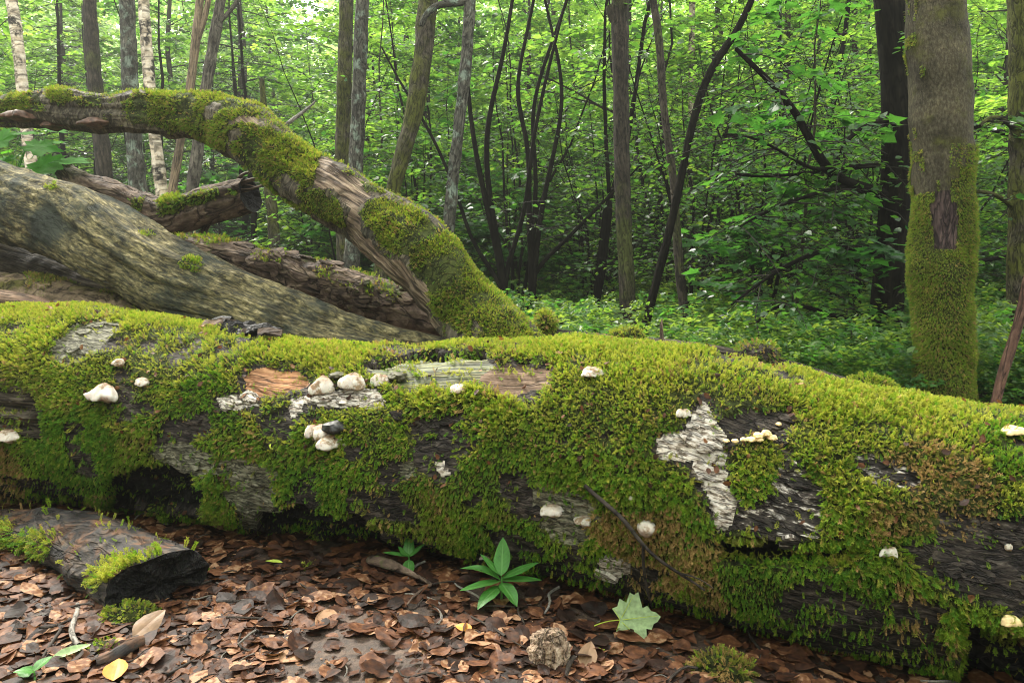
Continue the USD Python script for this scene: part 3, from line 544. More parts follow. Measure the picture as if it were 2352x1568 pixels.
wl = lm * np.clip((fbm(g.cellC * 7, 3, 6) - .38) * 9, .06, 1) + (~lm & ~ls & (g.cellN[..., 2] > -.2)) * np.clip((fbm(g.cellC * 9, 3, 16) - .5) * 3, 0, .35)
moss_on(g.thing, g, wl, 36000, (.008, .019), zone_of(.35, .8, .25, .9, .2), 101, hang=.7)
LIMB = g
# smooth barkless log
g = log_thing('barkless_log', 'thick barkless log, smooth and stained greenish grey, sloping down to the mossy log', [(-300,420,180,4.6),(-150,438,172,4.5),(0,460,168,4.35),(100,492,176,4.22),(200,530,190,4.1),(290,583,176,3.98),(380,630,166,3.9),(470,672,158,3.84),(580,714,146,3.78),(700,762,140,3.72),(850,808,136,3.64),(1000,852,136,3.56),(1100,880,130,3.5)], M['smooth_wood'], 420, 160, 120, .06, .008, ridges=.10)
put_grid('wood', g, M['smooth_wood'], g.thing)
wx, wy = warp(g.px, g.py, g.cellC, 6, 12)
w = np.zeros(g.px.shape)
for p_ in ([(412,600),(430,590),(462,600),(465,618),(440,625),(415,615)], [(100,425),(130,420),(135,432),(110,438)], [(320,532),(345,528),(355,540),(325,542)]): w += (g.view > 0) * inside(p_, wx, wy)
moss_on(g.thing, g, w, 26000, (.008, .018), zone_of(.3, 1, .4, .4, .05), 121)
# broken stub branch
g = log_thing('broken_branch', 'dark broken branch with a splintered end and moss along its top', [(150,392,50,4.9),(200,428,56,4.85),(270,456,70,4.8),(330,482,78,4.78),(390,496,82,4.75),(450,482,82,4.7),(520,462,80,4.66),(575,448,76,4.62)], M['bark_flaky'], 220, 90, 140, .05, .02, cat='branch', ridges=.03, capmat=M['rot'])
lm = np.zeros(g.px.shape, bool); wx, wy = warp(g.px, g.py, g.cellC, 5, 12)
for p_ in ([(362,465),(380,455),(430,448),(500,432),(505,450),(470,470),(430,470),(400,490),(365,492)], [(300,455),(330,452),(325,490),(308,480)], [(235,455),(262,450),(275,470),(250,470)], [(525,438),(545,435),(548,446),(530,448)]): lm |= (g.view > -.1) & inside(p_, wx, wy)
put_grid('bark', g, M['bark_flaky'], g.thing, ~lm); put_grid('moss_mat', g, M['moss_base'], g.thing, lm)
moss_on(g.thing, g, lm * 1.0, 13000, (.018, .034), zone_of(.2, .9, .5, .6, .1), 141)
rs = np.random.default_rng(9)
for k in range(9):     # splinters at the broken end
    b = at(545 + rs.uniform(-25, 10), 418 + rs.uniform(-6, 26), 4.62); e = b + np.array([rs.uniform(.10, .2), rs.uniform(-.05, .05), rs.uniform(.0, .06)])
    tb = tube_surface([b, (b + e) / 2 + rs.normal(0, .006, 3), e], [.012, .009, .002], 6, 5); put_grid('splinter', tb, M['stripped'], g.thing)
# flaky-barked log behind the limb
g = log_thing('flaky_log', 'brown log with flaking bark and a pale snapped end, behind the arching limb', [(398,566,44,4.5),(480,580,66,4.45),(560,600,74,4.4),(650,624,88,4.35),(750,652,98,4.3),(850,684,98,4.25),(950,716,96,4.2),(1060,752,92,4.15)], M['bark_flaky'], 260, 100, 160, .04, .03, ridges=.03, capmat=M['stripped'])
wx, wy = warp(g.px, g.py, g.cellC, 6, 12); pale = (g.view > -.2) & inside([(380,530),(490,545),(485,575),(430,590),(380,600)], wx, wy)
put_grid('bark', g, M['bark_flaky'], g.thing, ~pale); put_grid('snapped_wood', g, M['stripped'], g.thing, pale)
moss_on(g.thing, g, (g.cellN[..., 2] > .5) * (fbm(g.cellC * 6, 3, 4) > .56) * .8, 8000, (.015, .03), zone_of(.2, .8, .4, .9, .3), 161)
rb = np.random.default_rng(12)
sel = np.argwhere((g.view > .25) & (g.px > 560) & (g.px < 950)); pick = sel[rb.choice(len(sel), 46, replace=False)]
for i, j in pick:     # loose bark plates standing a little proud
    c_, n_ = g.cellC[i, j], g.cellN[i, j]; tx = g.T[i]; ty_ = np.cross(n_, tx); a_, b_ = rb.uniform(.03, .07), rb.uniform(.02, .05); lift_ = rb.uniform(.004, .014)
    ang = np.sort(rb.uniform(0, 2 * np.pi, 7)); o = np.stack([np.cos(ang) * a_, np.sin(ang) * b_], -1)
    top = c_ + o[:, :1] * tx + o[:, 1:] * ty_ + n_ * (lift_ + rb.uniform(-.003, .006, (7, 1))); bot = top - n_ * .012
    V = np.vstack([top, bot, top.mean(0) + n_ * .004]); F = [[k, (k + 1) % 7, 14] for k in range(7)] + [[k, k + 7, (k + 1) % 7] for k in range(7)] + [[(k + 1) % 7, k + 7, (k + 1) % 7 + 7] for k in range(7)]
    put('bark_plate', V, np.array(F), M['bark_flaky'], g.thing, uv=np.vstack([o, o, o[:1]]) + rb.uniform(0, 9, 2))
# decayed logs in the hollow on the left
g = log_thing('decayed_log', 'soft decayed brown log crusted with soil and dull moss, under the barkless log', [(-220,690,150,4.35),(0,694,146,4.2),(150,716,140,4.08),(300,748,124,3.98),(440,790,110,3.9)], M['soil_log'], 200, 90, 180, .06, .03)
put_grid('wood', g, M['soil_log'], g.thing)
moss_on(g.thing, g, np.clip((fbm(g.cellC * 5, 3, 3) - .47) * 9, 0, 1) * (g.px > 60), 9000, (.012, .026), zone_of(0, .1, .15, 1, .5), 181)
g = log_thing('reddish_log', 'short reddish grey log end lying just behind the mossy log at far left', [(-200,700,64,3.95),(0,696,68,3.88),(80,712,66,3.84),(160,738,60,3.8),(240,768,50,3.76)], M['wood_brown'], 120, 60, 190, .03, .01)
put_grid('wood', g, M['wood_brown'], g.thing)
g = log_thing('shaded_log', 'dark weathered log deep in the shadow under the barkless log', [(-240,560,150,5.1),(0,590,150,5.0),(160,640,140,4.85),(320,690,120,4.7)], M['bark_dark'], 120, 60, 200, .04, .02)
put_grid('wood', g, M['grooved'], g.thing)
# thin weathered log behind on the right, with stub, moss hump and splinter
g = log_thing('weathered_log', 'thin weathered grey log lying behind the mossy log, right of the arching limb', [(1150,762,34,4.25),(1220,766,38,4.22),(1300,778,40,4.2),(1400,788,42,4.15),(1500,800,46,4.1),(1640,818,50,4.05),(1760,842,54,4.0),(1900,884,60,3.95),(2080,930,64,3.9)], M['grooved'], 260, 50, 210, .03, .012, ridges=.04)
put_grid('wood', g, M['grooved'], g.thing)
def moss_lump(name, label, px, py, t, w, h, seed, dens=15000, size=(.018, .034), zone=None, cat='moss', base='moss_base'):
    p = at(px, py, t); s = t / FPX; T_ = thing(name, label, cat)
    pts = [p - RT * w / 2 * s, p - RT * w * .3 * s, p, p + RT * w * .3 * s, p + RT * w / 2 * s]; r_ = np.array([.15, .8, 1, .8, .15]) * h / 2 * s
    gg = tube_surface(pts, r_, 40, 30, relief=lambda V, g_: .35 * g_.r[:, None] * (fbm(V * 14, 3, seed) - .3)); put_grid('cushion', gg, M[base], T_)
    if zone is not None: moss_on(T_, gg, np.ones(gg.px.shape), dens, size, zone, seed)
    return T_
moss_lump('moss_cushion', 'small mossy knob at the left end of the thin weathered log', 1252, 744, 4.2, 44, 46, 221, zone=zone_of(.6, .7, .1, .8, .4))
moss_lump('moss_cushion', 'clump of yellow-green moss on the thin weathered log', 1440, 776, 4.1, 84, 40, 222, zone=zone_of(.9, .7, .1, .6, .4))
moss_lump('moss_cushion', 'low mossy mound behind the log below the black tree', 1990, 896, 3.9, 130, 54, 223, zone=zone_of(.4, .9, .4, .4, .1))
moss_lump('stump_piece', 'hunched dark grey piece of stump behind the mossy log', 1742, 816, 4.0, 100, 56, 224, dens=5000, zone=zone_of(.1, .3, .3, .9, .3), cat='stump', base='bark_dark')
t_ = thing('broken_spike', 'thin pale upright splinter standing behind the mossy log', 'splinter')
tb = tube_surface(at(np.array([1518,1520,1519,1521]), np.array([800,778,752,732]), 4.05), [.022, .012, .009, .003], 14, 8); put_grid('wood', tb, M['stripped'], t_)

# ------------------------------------------------------------------ broken log piece lower left
def ground_at(px, py, lift=0.0):
    """where the sight line meets the ground"""
    d = FW + (px - CX) / FPX * RT + (CY - py) / FPX * UP; t = 2.0
    for _ in range(12):
        p = EYE + d * t; t -= (p[2] - lift - float(zg(p[0], p[1]))) / d[2] * .9
    return EYE + d * t
chunk = thing('log_piece', 'broken dark log piece with moss on its near end, lower left on the leaves', 'log')
rows_ = [(-120, 1205, .05), (0, 1222, .075), (90, 1245, .11), (190, 1285, .14), (290, 1335, .155), (365, 1388, .15)]
cp = np.array([ground_at(a_, b_) for a_, b_, _ in rows_]); rr_ = np.array([r_[2] for r_ in rows_]); cp[:, 2] += rr_ * .40
g = tube_surface(cp, rr_, 190, 110, squash=.62, relief=lambda V, g_: .07 * (fbm(V * 6, 3, 231) - .5) + .03 * (fbm(V * 24, 4, 232) - .5))
tt = np.clip((np.arange(190) - 168) / 22, 0, 1)[:, None] ** 2; g.V = g.V + (tt * .16 * (fbm(g.V * 9, 3, 236) - .55))[..., None] * g.T[:, None]; g.V[:, -1] = g.V[:, 0]; finish(g)
put_grid('bark', g, M['charred'], chunk); put_cap('end_face', g, 0, M['charred'], chunk, .0, .01, 3); put_cap('end_face', g, -1, M['rot'], chunk, .015, .04, 4)
w = np.zeros(g.px.shape); wx, wy = warp(g.px, g.py, g.cellC, 10, 14)
for p_, f_ in (([(40,1240),(70,1215),(130,1222),(130,1250),(100,1285),(60,1260)], .8), ([(195,1310),(240,1285),(330,1275),(375,1265),(365,1300),(300,1330),(240,1345),(200,1340)], 1.0), ([(275,1330),(310,1330),(320,1380),(360,1390),(330,1450),(260,1440),(255,1400),(290,1370)], 1.0), ([(-10,1210),(30,1200),(35,1250),(-10,1250)], .5)): w += f_ * (g.view > -.2) * inside(p_, wx, wy)
moss_on(chunk, g, w + .015, 13000, (.016, .036), zone_of(.9, .9, .3, .3, .05), 241, hang=.6)

# ------------------------------------------------------------------ bracket fungi
def blob(center, out, w, d, h, seed, lump=.25, flat=.55):
    m = trimesh.creation.icosphere(4, 1.0); v = np.array(m.vertices)
    n = unit(np.array([out[0], out[1], 0.0])); x = np.cross(n, [0, 0, 1.0])
    u = v.copy(); u[:, 2] = np.where(v[:, 2] < 0, v[:, 2] * flat, v[:, 2])
    rim = 1 + lump * 1.5 * (fbm(np.stack([v[:, 0], v[:, 1], 0 * v[:, 0]], -1) * 1.5 + seed, 2, seed) - .5)
    u[:, :2] *= (np.where(v[:, 2] < 0, 1 - .42 * np.abs(v[:, 2]) ** .8, 1) * rim)[:, None]; u *= (1 + lump * .9 * (fbm(v * 1.9 + seed, 2, seed + 1) - .5))[:, None]; u[:, 2] = np.sign(u[:, 2]) * np.abs(u[:, 2]) ** .8
    p = center + u[:, :1] * x * w / 2 + u[:, 1:2] * n * d + u[:, 2:] * np.array([0, 0, 1.0]) * h / 2
    return p, np.array(m.faces), v
PROF = np.array([(0,.50),(.25,.50),(.5,.45),(.7,.36),(.85,.24),(.95,.10),(1.0,-.04),(1.0,-.16),(.95,-.25),(.86,-.26),(.78,-.24),(.55,-.36),(.28,-.52),(0,-.66)])
def shelf(c, out, w, d, h, seed, lump, droop):
    n = unit(np.array([out[0], out[1], 0.0])); x = np.cross(n, [0, 0, 1.0]); K = len(PROF); ph = np.linspace(-1.75, 1.75, 45)
    rim = 1 + lump * 1.7 * (fbm(np.stack([np.cos(ph) * 1.3, np.sin(ph) * 1.3, 0 * ph + seed * 3.7], -1), 2, seed) - .5); rim = rim * np.clip((1.75 - np.abs(ph)) / .5, .2, 1) ** .5
    rho, z = PROF[:, 0][None], PROF[:, 1][None]; R_ = rim[:, None] * rho * (1 + .06 * np.sin(ph * 9 + seed))[:, None] ** (rho ** 2)
    P = np.stack([R_ * np.sin(ph)[:, None], R_ * np.cos(ph)[:, None], np.broadcast_to(z, R_.shape)], -1)
    P = P * (1 + .5 * lump * (fbm(P * 2.2 + seed, 2, seed + 1) - .5))[..., None]; P[..., 2] += .35 * lump * (fbm(P * np.array([1.6, 1.6, 0]) + seed, 2, seed + 4) - .5) + .10 * (fbm(P * 6 + seed, 2, seed + 8) - .5)
    q = c + P[..., :1] * x * w / 2 + P[..., 1:2] * n * d + P[..., 2:] * np.array([0, 0, h]) ; q[..., 2] -= droop * P[..., 1] * d
    i, j = np.meshgrid(np.arange(44), np.arange(K - 1), indexing='ij'); a0 = i * K + j; F = np.stack([a0, a0 + 1, a0 + K + 1, a0 + K], -1)
    tone = np.broadcast_to(rho, R_.shape) + .25 * (fbm(P * 3 + seed, 2, seed + 2) - .5)
    return q.reshape(-1, 3), F, tone.ravel()
def bracket(px, py, wpx, hpx, label, seed, mat='fungus', under='pores', dep=.55, lump=.25, name='bracket_fungus', spot=None, cat='fungus', flat=.6, ball=False, droop=.02):
    c, n = on_log(px, py + hpx * .12) if spot is None else spot
    s = np.linalg.norm(c - EYE) / FPX; w, h = wpx * s * 1.04, hpx * s * 1.05
    T_ = thing(name, label, cat)
    if ball or mat in ('fungus_dark', 'fungus_black'):
        v, f, v0 = blob(c, n, w, w * dep, h, seed, lump, flat); vn = trimesh.Trimesh(v, f, process=False).vertex_normals
        put('cap', v, f, M[mat], T_, n=vn, tone=np.clip(.7 + .25 * v0[:, 2] + .3 * (fbm(v0 * 3 + seed, 2, 5) - .5), 0, 1)); return T_
    q, F, tone = shelf(c - unit(np.array([n[0], n[1], 0])) * w * .06, n, w, w * dep * .85, h * .85, seed, min(1.1, lump * 1.4 + .15), droop)
    vn = trimesh.Trimesh(q, np.vstack([F.reshape(-1, 4)[:, :3], F.reshape(-1, 4)[:, [0, 2, 3]]]), process=False).vertex_normals
    for nm, fs, mt in (('cap', F[:, :9], M[mat]), ('pore_surface', F[:, 9:], M[under])):
        ids, inv = np.unique(fs.reshape(-1, 4), return_inverse=True); put(nm, q[ids], inv.reshape(-1, 4), mt, T_, n=vn[ids], tone=tone[ids])
    return T_
bracket(240, 893, 64, 40, 'ragged white bracket fungus with a broken notched cap, left part of the log', 1, lump=.7)
bracket(324, 881, 36, 22, 'small white bracket fungus in moss right of the ragged one', 2, lump=.5)
bracket(740, 885, 64, 50, 'plump white bracket fungus split by a seam, left of the row of three', 3, lump=.4, dep=.45)
bracket(805, 875, 70, 46, 'broad cream bracket fungus in the middle of the row of three', 4, dep=.45)
bracket(872, 867, 52, 38, 'knobbly white bracket fungus beside a dark knob, right of the row', 5, lump=.6, dep=.45)
bracket(916, 861, 40, 26, 'dark greenish old fungus knob at the right of the white row', 6, 'fungus_dark', 'fungus_dark', lump=.7)
bracket(775, 856, 44, 18, 'dark crusty old fungus behind the broad cream bracket', 7, 'fungus_dark', 'fungus_dark', lump=.6)
bracket(1050, 889, 40, 32, 'rounded white fungus below the greenish bare wood', 8, ball=True, lump=.3)
bracket(1354, 846, 60, 26, 'flat irregular white fungus high on the mossy top of the log', 9, lump=.8)
bracket(752, 1006, 102, 40, 'largest white bracket fungus, a wide shelf with a pale underside', 10, lump=.45, dep=.5, flat=1.0)
bracket(722, 983, 62, 42, 'pale upright lobe of fungus above the left of the widest shelf', 11, lump=.6)
bracket(770, 974, 50, 36, 'black shrivelled bracket fungus sitting on the widest white shelf', 12, 'fungus_black', 'fungus_black', lump=.4)
bracket(1565, 938, 32, 26, 'small white fungus at the top left of the arrow-shaped bark', 13, lump=.5)
bracket(1264, 1171, 58, 34, 'cream shelf fungus with a grey underside on the wrinkled bark', 14, lump=.2, flat=.9)
bracket(1340, 1196, 44, 30, 'white shelf fungus beside a dark knob, low on the wrinkled bark', 15, lump=.3)
bracket(1370, 1196, 24, 22, 'dark round fungus knob beside the low white shelf', 16, 'fungus_dark', 'fungus_dark', lump=.4)
bracket(1477, 1212, 40, 38, 'round white ball-shaped fungus touching the thin bare twig', 17, ball=True, lump=.15, flat=.95)
bracket(1443, 1143, 16, 14, 'tiny white fungus dot above the ball-shaped fungus', 18, ball=True, lump=.2, flat=.9)
bracket(16, 1000, 52, 28, 'white bracket fungus at the left edge beside grooved wood', 19, lump=.4)
bracket(2050, 1260, 36, 26, 'crumpled off-white fungus under the golden moss on the right', 20, lump=.8)
bracket(2330, 980, 58, 20, 'flat yellowish fungus at the right edge on top of the log', 21, 'fungus_yellow', 'pores', lump=.5)
bracket(1118, 1282, 36, 16, 'low white fungus behind the green seedling at the foot of the log', 22, lump=.5)
bracket(2328, 1424, 46, 24, 'pale yellow crusty fungus at the right edge above the black hollow', 23, 'fungus_yellow', 'fungus_yellow', lump=1.0)
bracket(270, 833, 24, 20, 'little whitish fungus just below the pale lichen-grey bark', 24, ball=True, lump=.6)
bracket(2322, 1250, 14, 20, 'tiny cream fungus speck on the dark bark near the right edge', 25, ball=True, lump=.6)
ry = np.random.default_rng(77)
yt = thing('crust_fungus', 'row of small yellow-orange crust fungus lobes right of the arrow-shaped bark', 'fungus')
for qx, qy, w_ in ((1672,1013,14),(1690,1012,16),(1705,1008,14),(1724,1006,20),(1742,1003,22),(1760,1000,24),(1772,1008,20),(1752,1012,16),(1790,972,12)):
    c_, n_ = on_log(qx, qy); s_ = np.linalg.norm(c_ - EYE) / FPX; v, f, _ = blob(c_ + n_ * .012, n_, w_ * s_, w_ * s_ * .5, w_ * s_ * .8, int(qx), .5); put('lobe', v, f, M['fungus_yellow'], yt, n=trimesh.Trimesh(v, f, process=False).vertex_normals)
def under_limb(px):
    i, j = np.unravel_index(np.argmin((LIMB.px - px) ** 2 + np.where(LIMB.view > 0, 0, 1e6) + np.where(LIMB.cellN[..., 2] < -.6, 0, 1e6)), LIMB.px.shape); return LIMB.cellC[i, j] + np.array([0, .0, .012]), np.array([.2, -1, 0])
for px_, w_, lb in ((52, 62, 'brown bracket fungus under the limb at the left edge'), (122, 50, 'thin brown bracket fungus under the limb, second from the left edge'), (222, 64, 'shrivelled brown bracket fungus pair under the limb above the sycamore leaves')):
    bracket(0, 0, w_, 20, lb, int(px_), 'fungus_brown', 'fungus_brown', lump=.6, spot=under_limb(px_), dep=.7)
# dark loose bark shards on top at the left
sh = thing('bark_shards', 'heap of curled dark bark flakes on top of the log below the barkless log', 'bark')
for k in range(16):
    qx, qy = 490 + 8.5 * k + ry.uniform(-6, 6), 744 + 1.4 * k + ry.uniform(-6, 6); c_, n_ = on_log(qx, qy + 10); c_ = c_ + np.array([0, .02, .015 + ry.uniform(0, .02)])
    ang = ry.uniform(-.5, .5); tx = np.array([math.cos(ang), math.sin(ang), ry.uniform(-.2, .2)]); tyv = unit(np.cross([0, ry.uniform(-.6, .6), 1], tx)); l_, w_ = ry.uniform(.03, .06), ry.uniform(.015, .03)
    us = np.linspace(-1, 1, 5); V = np.array([c_ + u_ * l_ * tx + s_ * w_ * tyv + np.array([0, 0, .018 * (1 - abs(s_)) - .01 * u_ * u_]) + ry.normal(0, .003, 3) for u_ in us for s_ in (-1, 0, 1)]); V = np.vstack([V, V - [0, 0, .008]])
    F = []
    for i in range(4):
        for j in range(2):
            a0 = i * 3 + j; F += [[a0, a0 + 1, a0 + 4, a0 + 3], [a0 + 15, a0 + 18, a0 + 19, a0 + 16]]
    put('flake', V, np.array(F), M['rot' if k % 3 else 'bark_flaky'], sh, uv=V[:, :2])

# ------------------------------------------------------------------ twigs and sticks
def stick(name, label, pts, r, mat, cat='twig', forks=()):
    t_ = thing(name, label, cat); pts = np.array(pts)
    r = np.broadcast_to(r, (len(pts),)); put_grid('stem', tube_surface(pts, r, 6 * len(pts), 8, up=(.3, .2, 1), relief=lambda V, g_: .25 * g_.r[:, None] * (fbm(V * 60, 2, len(pts)) - .5)), M[mat], t_)
    for fp, fr_ in forks: put_grid('side_twig', tube_surface(np.array(fp), fr_, 12, 6, up=(.3, .2, 1)), M[mat], t_)
    return t_
def L_(px, py, off=.03):
    c_, n_ = on_log(px, py); return c_ + n_ * off
def G_(px, py, off=.012):
    return ground_at(px, py) + np.array([0, 0, off])
stick('thin_twig', 'long thin dark twig lying slantwise on the moss, right of centre', [L_(1345,1108), L_(1385,1150), L_(1440,1195,.045), L_(1490,1240,.05), L_(1560,1300,.045), L_(1620,1345,.03)], [.0055, .006, .006, .005, .004, .003], 'twig', forks=[([L_(1484,1236,.05), L_(1488,1300,.05), L_(1496,1350,.04), G_(1494,1395,.02)], [.0045, .004, .003, .002]), ([L_(1560,1300,.045), L_(1600,1310,.05), L_(1640,1335,.05)], [.003, .002, .0015])])
stick('grey_stick', 'short bent grey stick standing out on the leaves, lower left', [G_(178,1396), G_(170,1440,.016), G_(166,1465,.02), G_(182,1492,.014)], [.0075, .0075, .008, .007], 'stick_grey', 'stick')
stick('dark_twig', 'thin dark twig left of the bent grey stick', [G_(140,1455), G_(124,1480,.014), G_(110,1500,.012), G_(98,1520)], [.005, .0045, .0045, .003], 'twig')
stick('charred_stick', 'thick charred black stick, half bare, at the bottom left', [G_(222,1536,.018), G_(260,1525,.022), G_(292,1508,.026), G_(330,1490,.024)], [.014, .016, .018, .016], 'charred', 'stick')
stick('dark_twig', 'slender twig on the litter right of the charred stick', [G_(385,1560), G_(420,1540), G_(455,1520), G_(480,1505)], .004, 'twig')
stick('forked_stick', 'dark forked stick under the smaller seedling', [G_(850,1300,.02), G_(890,1318,.035), G_(940,1335,.03), G_(992,1356,.02)], [.016, .018, .010, .005], 'bark_flaky', 'stick', forks=[([G_(990,1356,.02), G_(960,1375,.02), G_(935,1400,.015)], [.005, .004, .003])])
stick('dark_twig', 'thin twig beside the pale knobbly wood at the bottom', [G_(1300,1566), G_(1306,1545,.02), G_(1318,1525,.02)], .006, 'twig')
# knobbly pale wood
kp = ground_at(1262, 1530); t_ = thing('knobbly_wood', 'pale knobbly lump of rotten wood lying on the leaves at the bottom', 'wood')
m = trimesh.creation.icosphere(5, 1.0); v = np.array(m.vertices); hh = 1 + .5 * (fbm(v * 2.2, 4, 9) - .5) + .35 * np.abs(fbm(v * 5, 3, 10) - .5)
v = v * hh[:, None] * [.052, .04, .055] + kp + [0, .02, .035]; put('wood', v, m.faces, M['wood_knot'], t_, uv=np.array(m.vertices)[:, :2])

# ------------------------------------------------------------------ leaves
def leaf_grid(Lh, W, seed, curl=.5, fold=.3, nu=7, nv=5, serr=.0, wob=.15, tipw=1.0):
    r = np.random.default_rng(seed); u = np.linspace(0, 1, nu); s = np.linspace(-1, 1, nv)
    prof = np.sin(np.pi * u ** .85) ** .8 * W / 2 * (1 - .12 * u) + .001
    U, S = np.meshgrid(u, s, indexing='ij'); P_ = prof[:, None]
    x = S * P_ * (1 + serr * r.uniform(-1, 1, S.shape) * (np.abs(S) == 1)); y = (U - .5) * Lh
    z = -fold * np.abs(S) * P_ * -1 + curl * Lh * (r.uniform(-.3, 1) * (U - .5) ** 2 + r.uniform(-.5, .5) * (S * P_ / W) ** 2 * 2)
    z = z + wob * Lh * (fbm(np.stack([x, y, 0 * x], -1) * 1.6 / Lh + seed * 3.1, 2, seed) - .5)
    V = np.stack([x, y, z], -1).reshape(-1, 3); a_ = (np.arange(nu - 1)[:, None] * nv + np.arange(nv - 1)[None])
    F = np.stack([a_, a_ + 1, a_ + nv + 1, a_ + nv], -1).reshape(-1, 4)
    return V, F, np.stack([S, U], -1).reshape(-1, 2)
rng = np.random.default_rng(300)
# litter: thousands of dead leaves and crumbs
protos = []
for k in range(9):
    V, F, uv = leaf_grid(1.0, rng.uniform(.55, .75), 400 + k, curl=rng.choice([.05, .1, .2, .35, .9]), fold=rng.uniform(-.15, .25), serr=.13, nu=9, nv=5, wob=.3); protos.append((V, F, M['dead_leaf'], uv))
for k in range(3):     # bits of twig
    p_ = np.array([[0, -.8, .05], [.08, -.2, .1], [-.03, .3, .08], [.1, .85, .05]]) + rng.normal(0, .05, (4, 3)); tb = tube_surface(p_, [.05, .045, .04, .03], 8, 5); q_ = tb.quads.reshape(-1, 4); protos.append((tb.V.reshape(-1, 3), q_, M['twig'] if k else M['stick_grey'], tb.uv.reshape(-1, 2)))
for k in range(3):     # crumpled fragments
    V, F, uv = leaf_grid(.7, .7, 430 + k, curl=1.4, fold=.2, serr=.5, nu=4, nv=4, wob=.6); protos.append((V, F, M['dead_leaf'], uv))
def scatter_ground(n, x0, x1, y0, y1, rng):
    x, y = rng.uniform(x0, x1, n), rng.uniform(y0, y1, n)
    logy = np.interp(x, LOGC[:, 0], LOGC[:, 1]); keep = (y < logy - .12) & (np.abs(x) < .75 * y + .5)
    return x[keep], y[keep]
def litter_pose(x, y, rng, tilt=.35):
    n = len(x); nrm = unit(np.stack([rng.normal(0, tilt, n), rng.normal(0, tilt, n), np.ones(n)], -1)); a_ = rng.uniform(0, 2 * np.pi, n)
    return frames(nrm, np.stack([np.cos(a_), np.sin(a_), 0 * a_], -1))
x, y = scatter_ground(46000, -3.4, 2.2, 1.2, 3.6, rng); keep = fbm(np.stack([x, y, 0 * x], -1) * 2.6, 3, 77) > .40 + .12 * (rng.random(len(x)) - .5); keep |= rng.random(len(x)) < .3; x, y = x[keep], y[keep]; n = len(x)
sz = np.where(rng.random(n) < .55, .03 + .075 * rng.random(n) ** 1.8, rng.uniform(.008, .028, n)); z = zg(x, y) + rng.uniform(.0, .014, n) - (sz < .03) * .002
instancer('leaf_litter', protos, None, np.stack([x, y, z], -1), litter_pose(x, y, rng, .17), sz, np.where(rng.random(n) < .035, rng.integers(9, 12, n), np.where(sz < .03, rng.integers(12, 15, n), rng.integers(0, 9, n))), label='damp brown litter of dead beech leaves covering the ground before the log', cat='leaf litter')
instancer('leaf_scraps', protos, None, *SCRAPS, label='tiny brown leaf scraps caught in the moss of the big log', cat='leaf scraps')
# the largest dead leaves, one by one
x, y = scatter_ground(900, -2.6, 1.4, 1.75, 3.3, rng); px, py, _ = project(np.stack([x, y, zg(x, y)], -1))
ok = (px > 0) & (px < 2352) & (py < 1568); x, y = x[ok][:270], y[ok][:270]
for k in range(len(x)):
    Lh = rng.uniform(.055, .088); V, F, uv = leaf_grid(Lh, Lh * rng.uniform(.5, .78), 500 + k, curl=rng.uniform(.1, .7), fold=rng.uniform(-.25, .3), serr=.10, nu=11, nv=7, wob=.28)
    R_ = Rotation.from_quat(litter_pose(x[k:k + 1], y[k:k + 1], rng, .16)[0]).as_matrix(); V = V @ R_.T; V += [x[k], y[k], float(zg(x[k], y[k])) + .012 - min(0, V[:, 2].min()) * .6]
    tag(put('dead_leaf', V, F, M['dead_leaf'], uv=uv), 'curled brown dead beech leaf lying loose on the damp litter', 'leaf', 'dead leaves lying on the litter')
def single_leaf(px, py, Lh, W, az, mat, label, seed, tilt=.2, lift=.02, curl=.3, fold=.2):
    V, F, uv = leaf_grid(Lh, W, seed, curl, fold, 10, 7, .05, .1); R_ = Rotation.from_euler('zx', [az, tilt]).as_matrix(); p = ground_at(px, py)
    tag(put('fallen_leaf', V @ R_.T + p + [0, 0, lift], F, M[mat], uv=uv), label, 'leaf')
single_leaf(1065, 1457, .05, .034, 1.2, 'orange_leaf', 'bright orange dead leaf below the larger seedling', 1)
single_leaf(268, 1556, .085, .06, .3, 'orange_leaf', 'bright orange leaf at the very bottom left', 2)
single_leaf(165, 1515, .095, .034, -.9, 'pale_leaf', 'dull green narrow leaf near the charred stick', 3)
single_leaf(345, 1462, .105, .07, -.6, 'tan_leaf', 'large tan dead leaf propped against the dark log piece', 4, .5, .04)
single_leaf(630, 1303, .06, .016, 1.4, 'yellow_leaf', 'narrow yellow-green leaf on the litter left of the smaller seedling', 5)
single_leaf(1380, 1502, .03, .018, .5, 'yellow_leaf', 'small pale yellow-green winged seed left of the maple leaf', 6)
single_leaf(1350, 1520, .085, .05, -.3, 'tan_leaf', 'rusty brown folded leaf right of the knobbly wood', 7, .4)
single_leaf(375, 1180, .11, .07, 1.3, 'tan_leaf', 'large pale brown leaf near the rotten hollow', 8, .3)
single_leaf(60, 1560, .05, .035, .8, 'green_leaf', 'little green seedling leaf at the bottom left corner', 9)
V, F, uv = leaf_grid(.05, .016, 77, .8, .3); c_, n_ = on_log(628, 1024); R_ = Rotation.from_euler('yz', [1.2, .4]).as_matrix(); tag(put('fallen_leaf', V @ R_.T + c_ + n_ * .03, F, M['yellow_leaf'], uv=uv), 'thin yellow-green leaf caught in the moss left of the widest fungus', 'leaf')
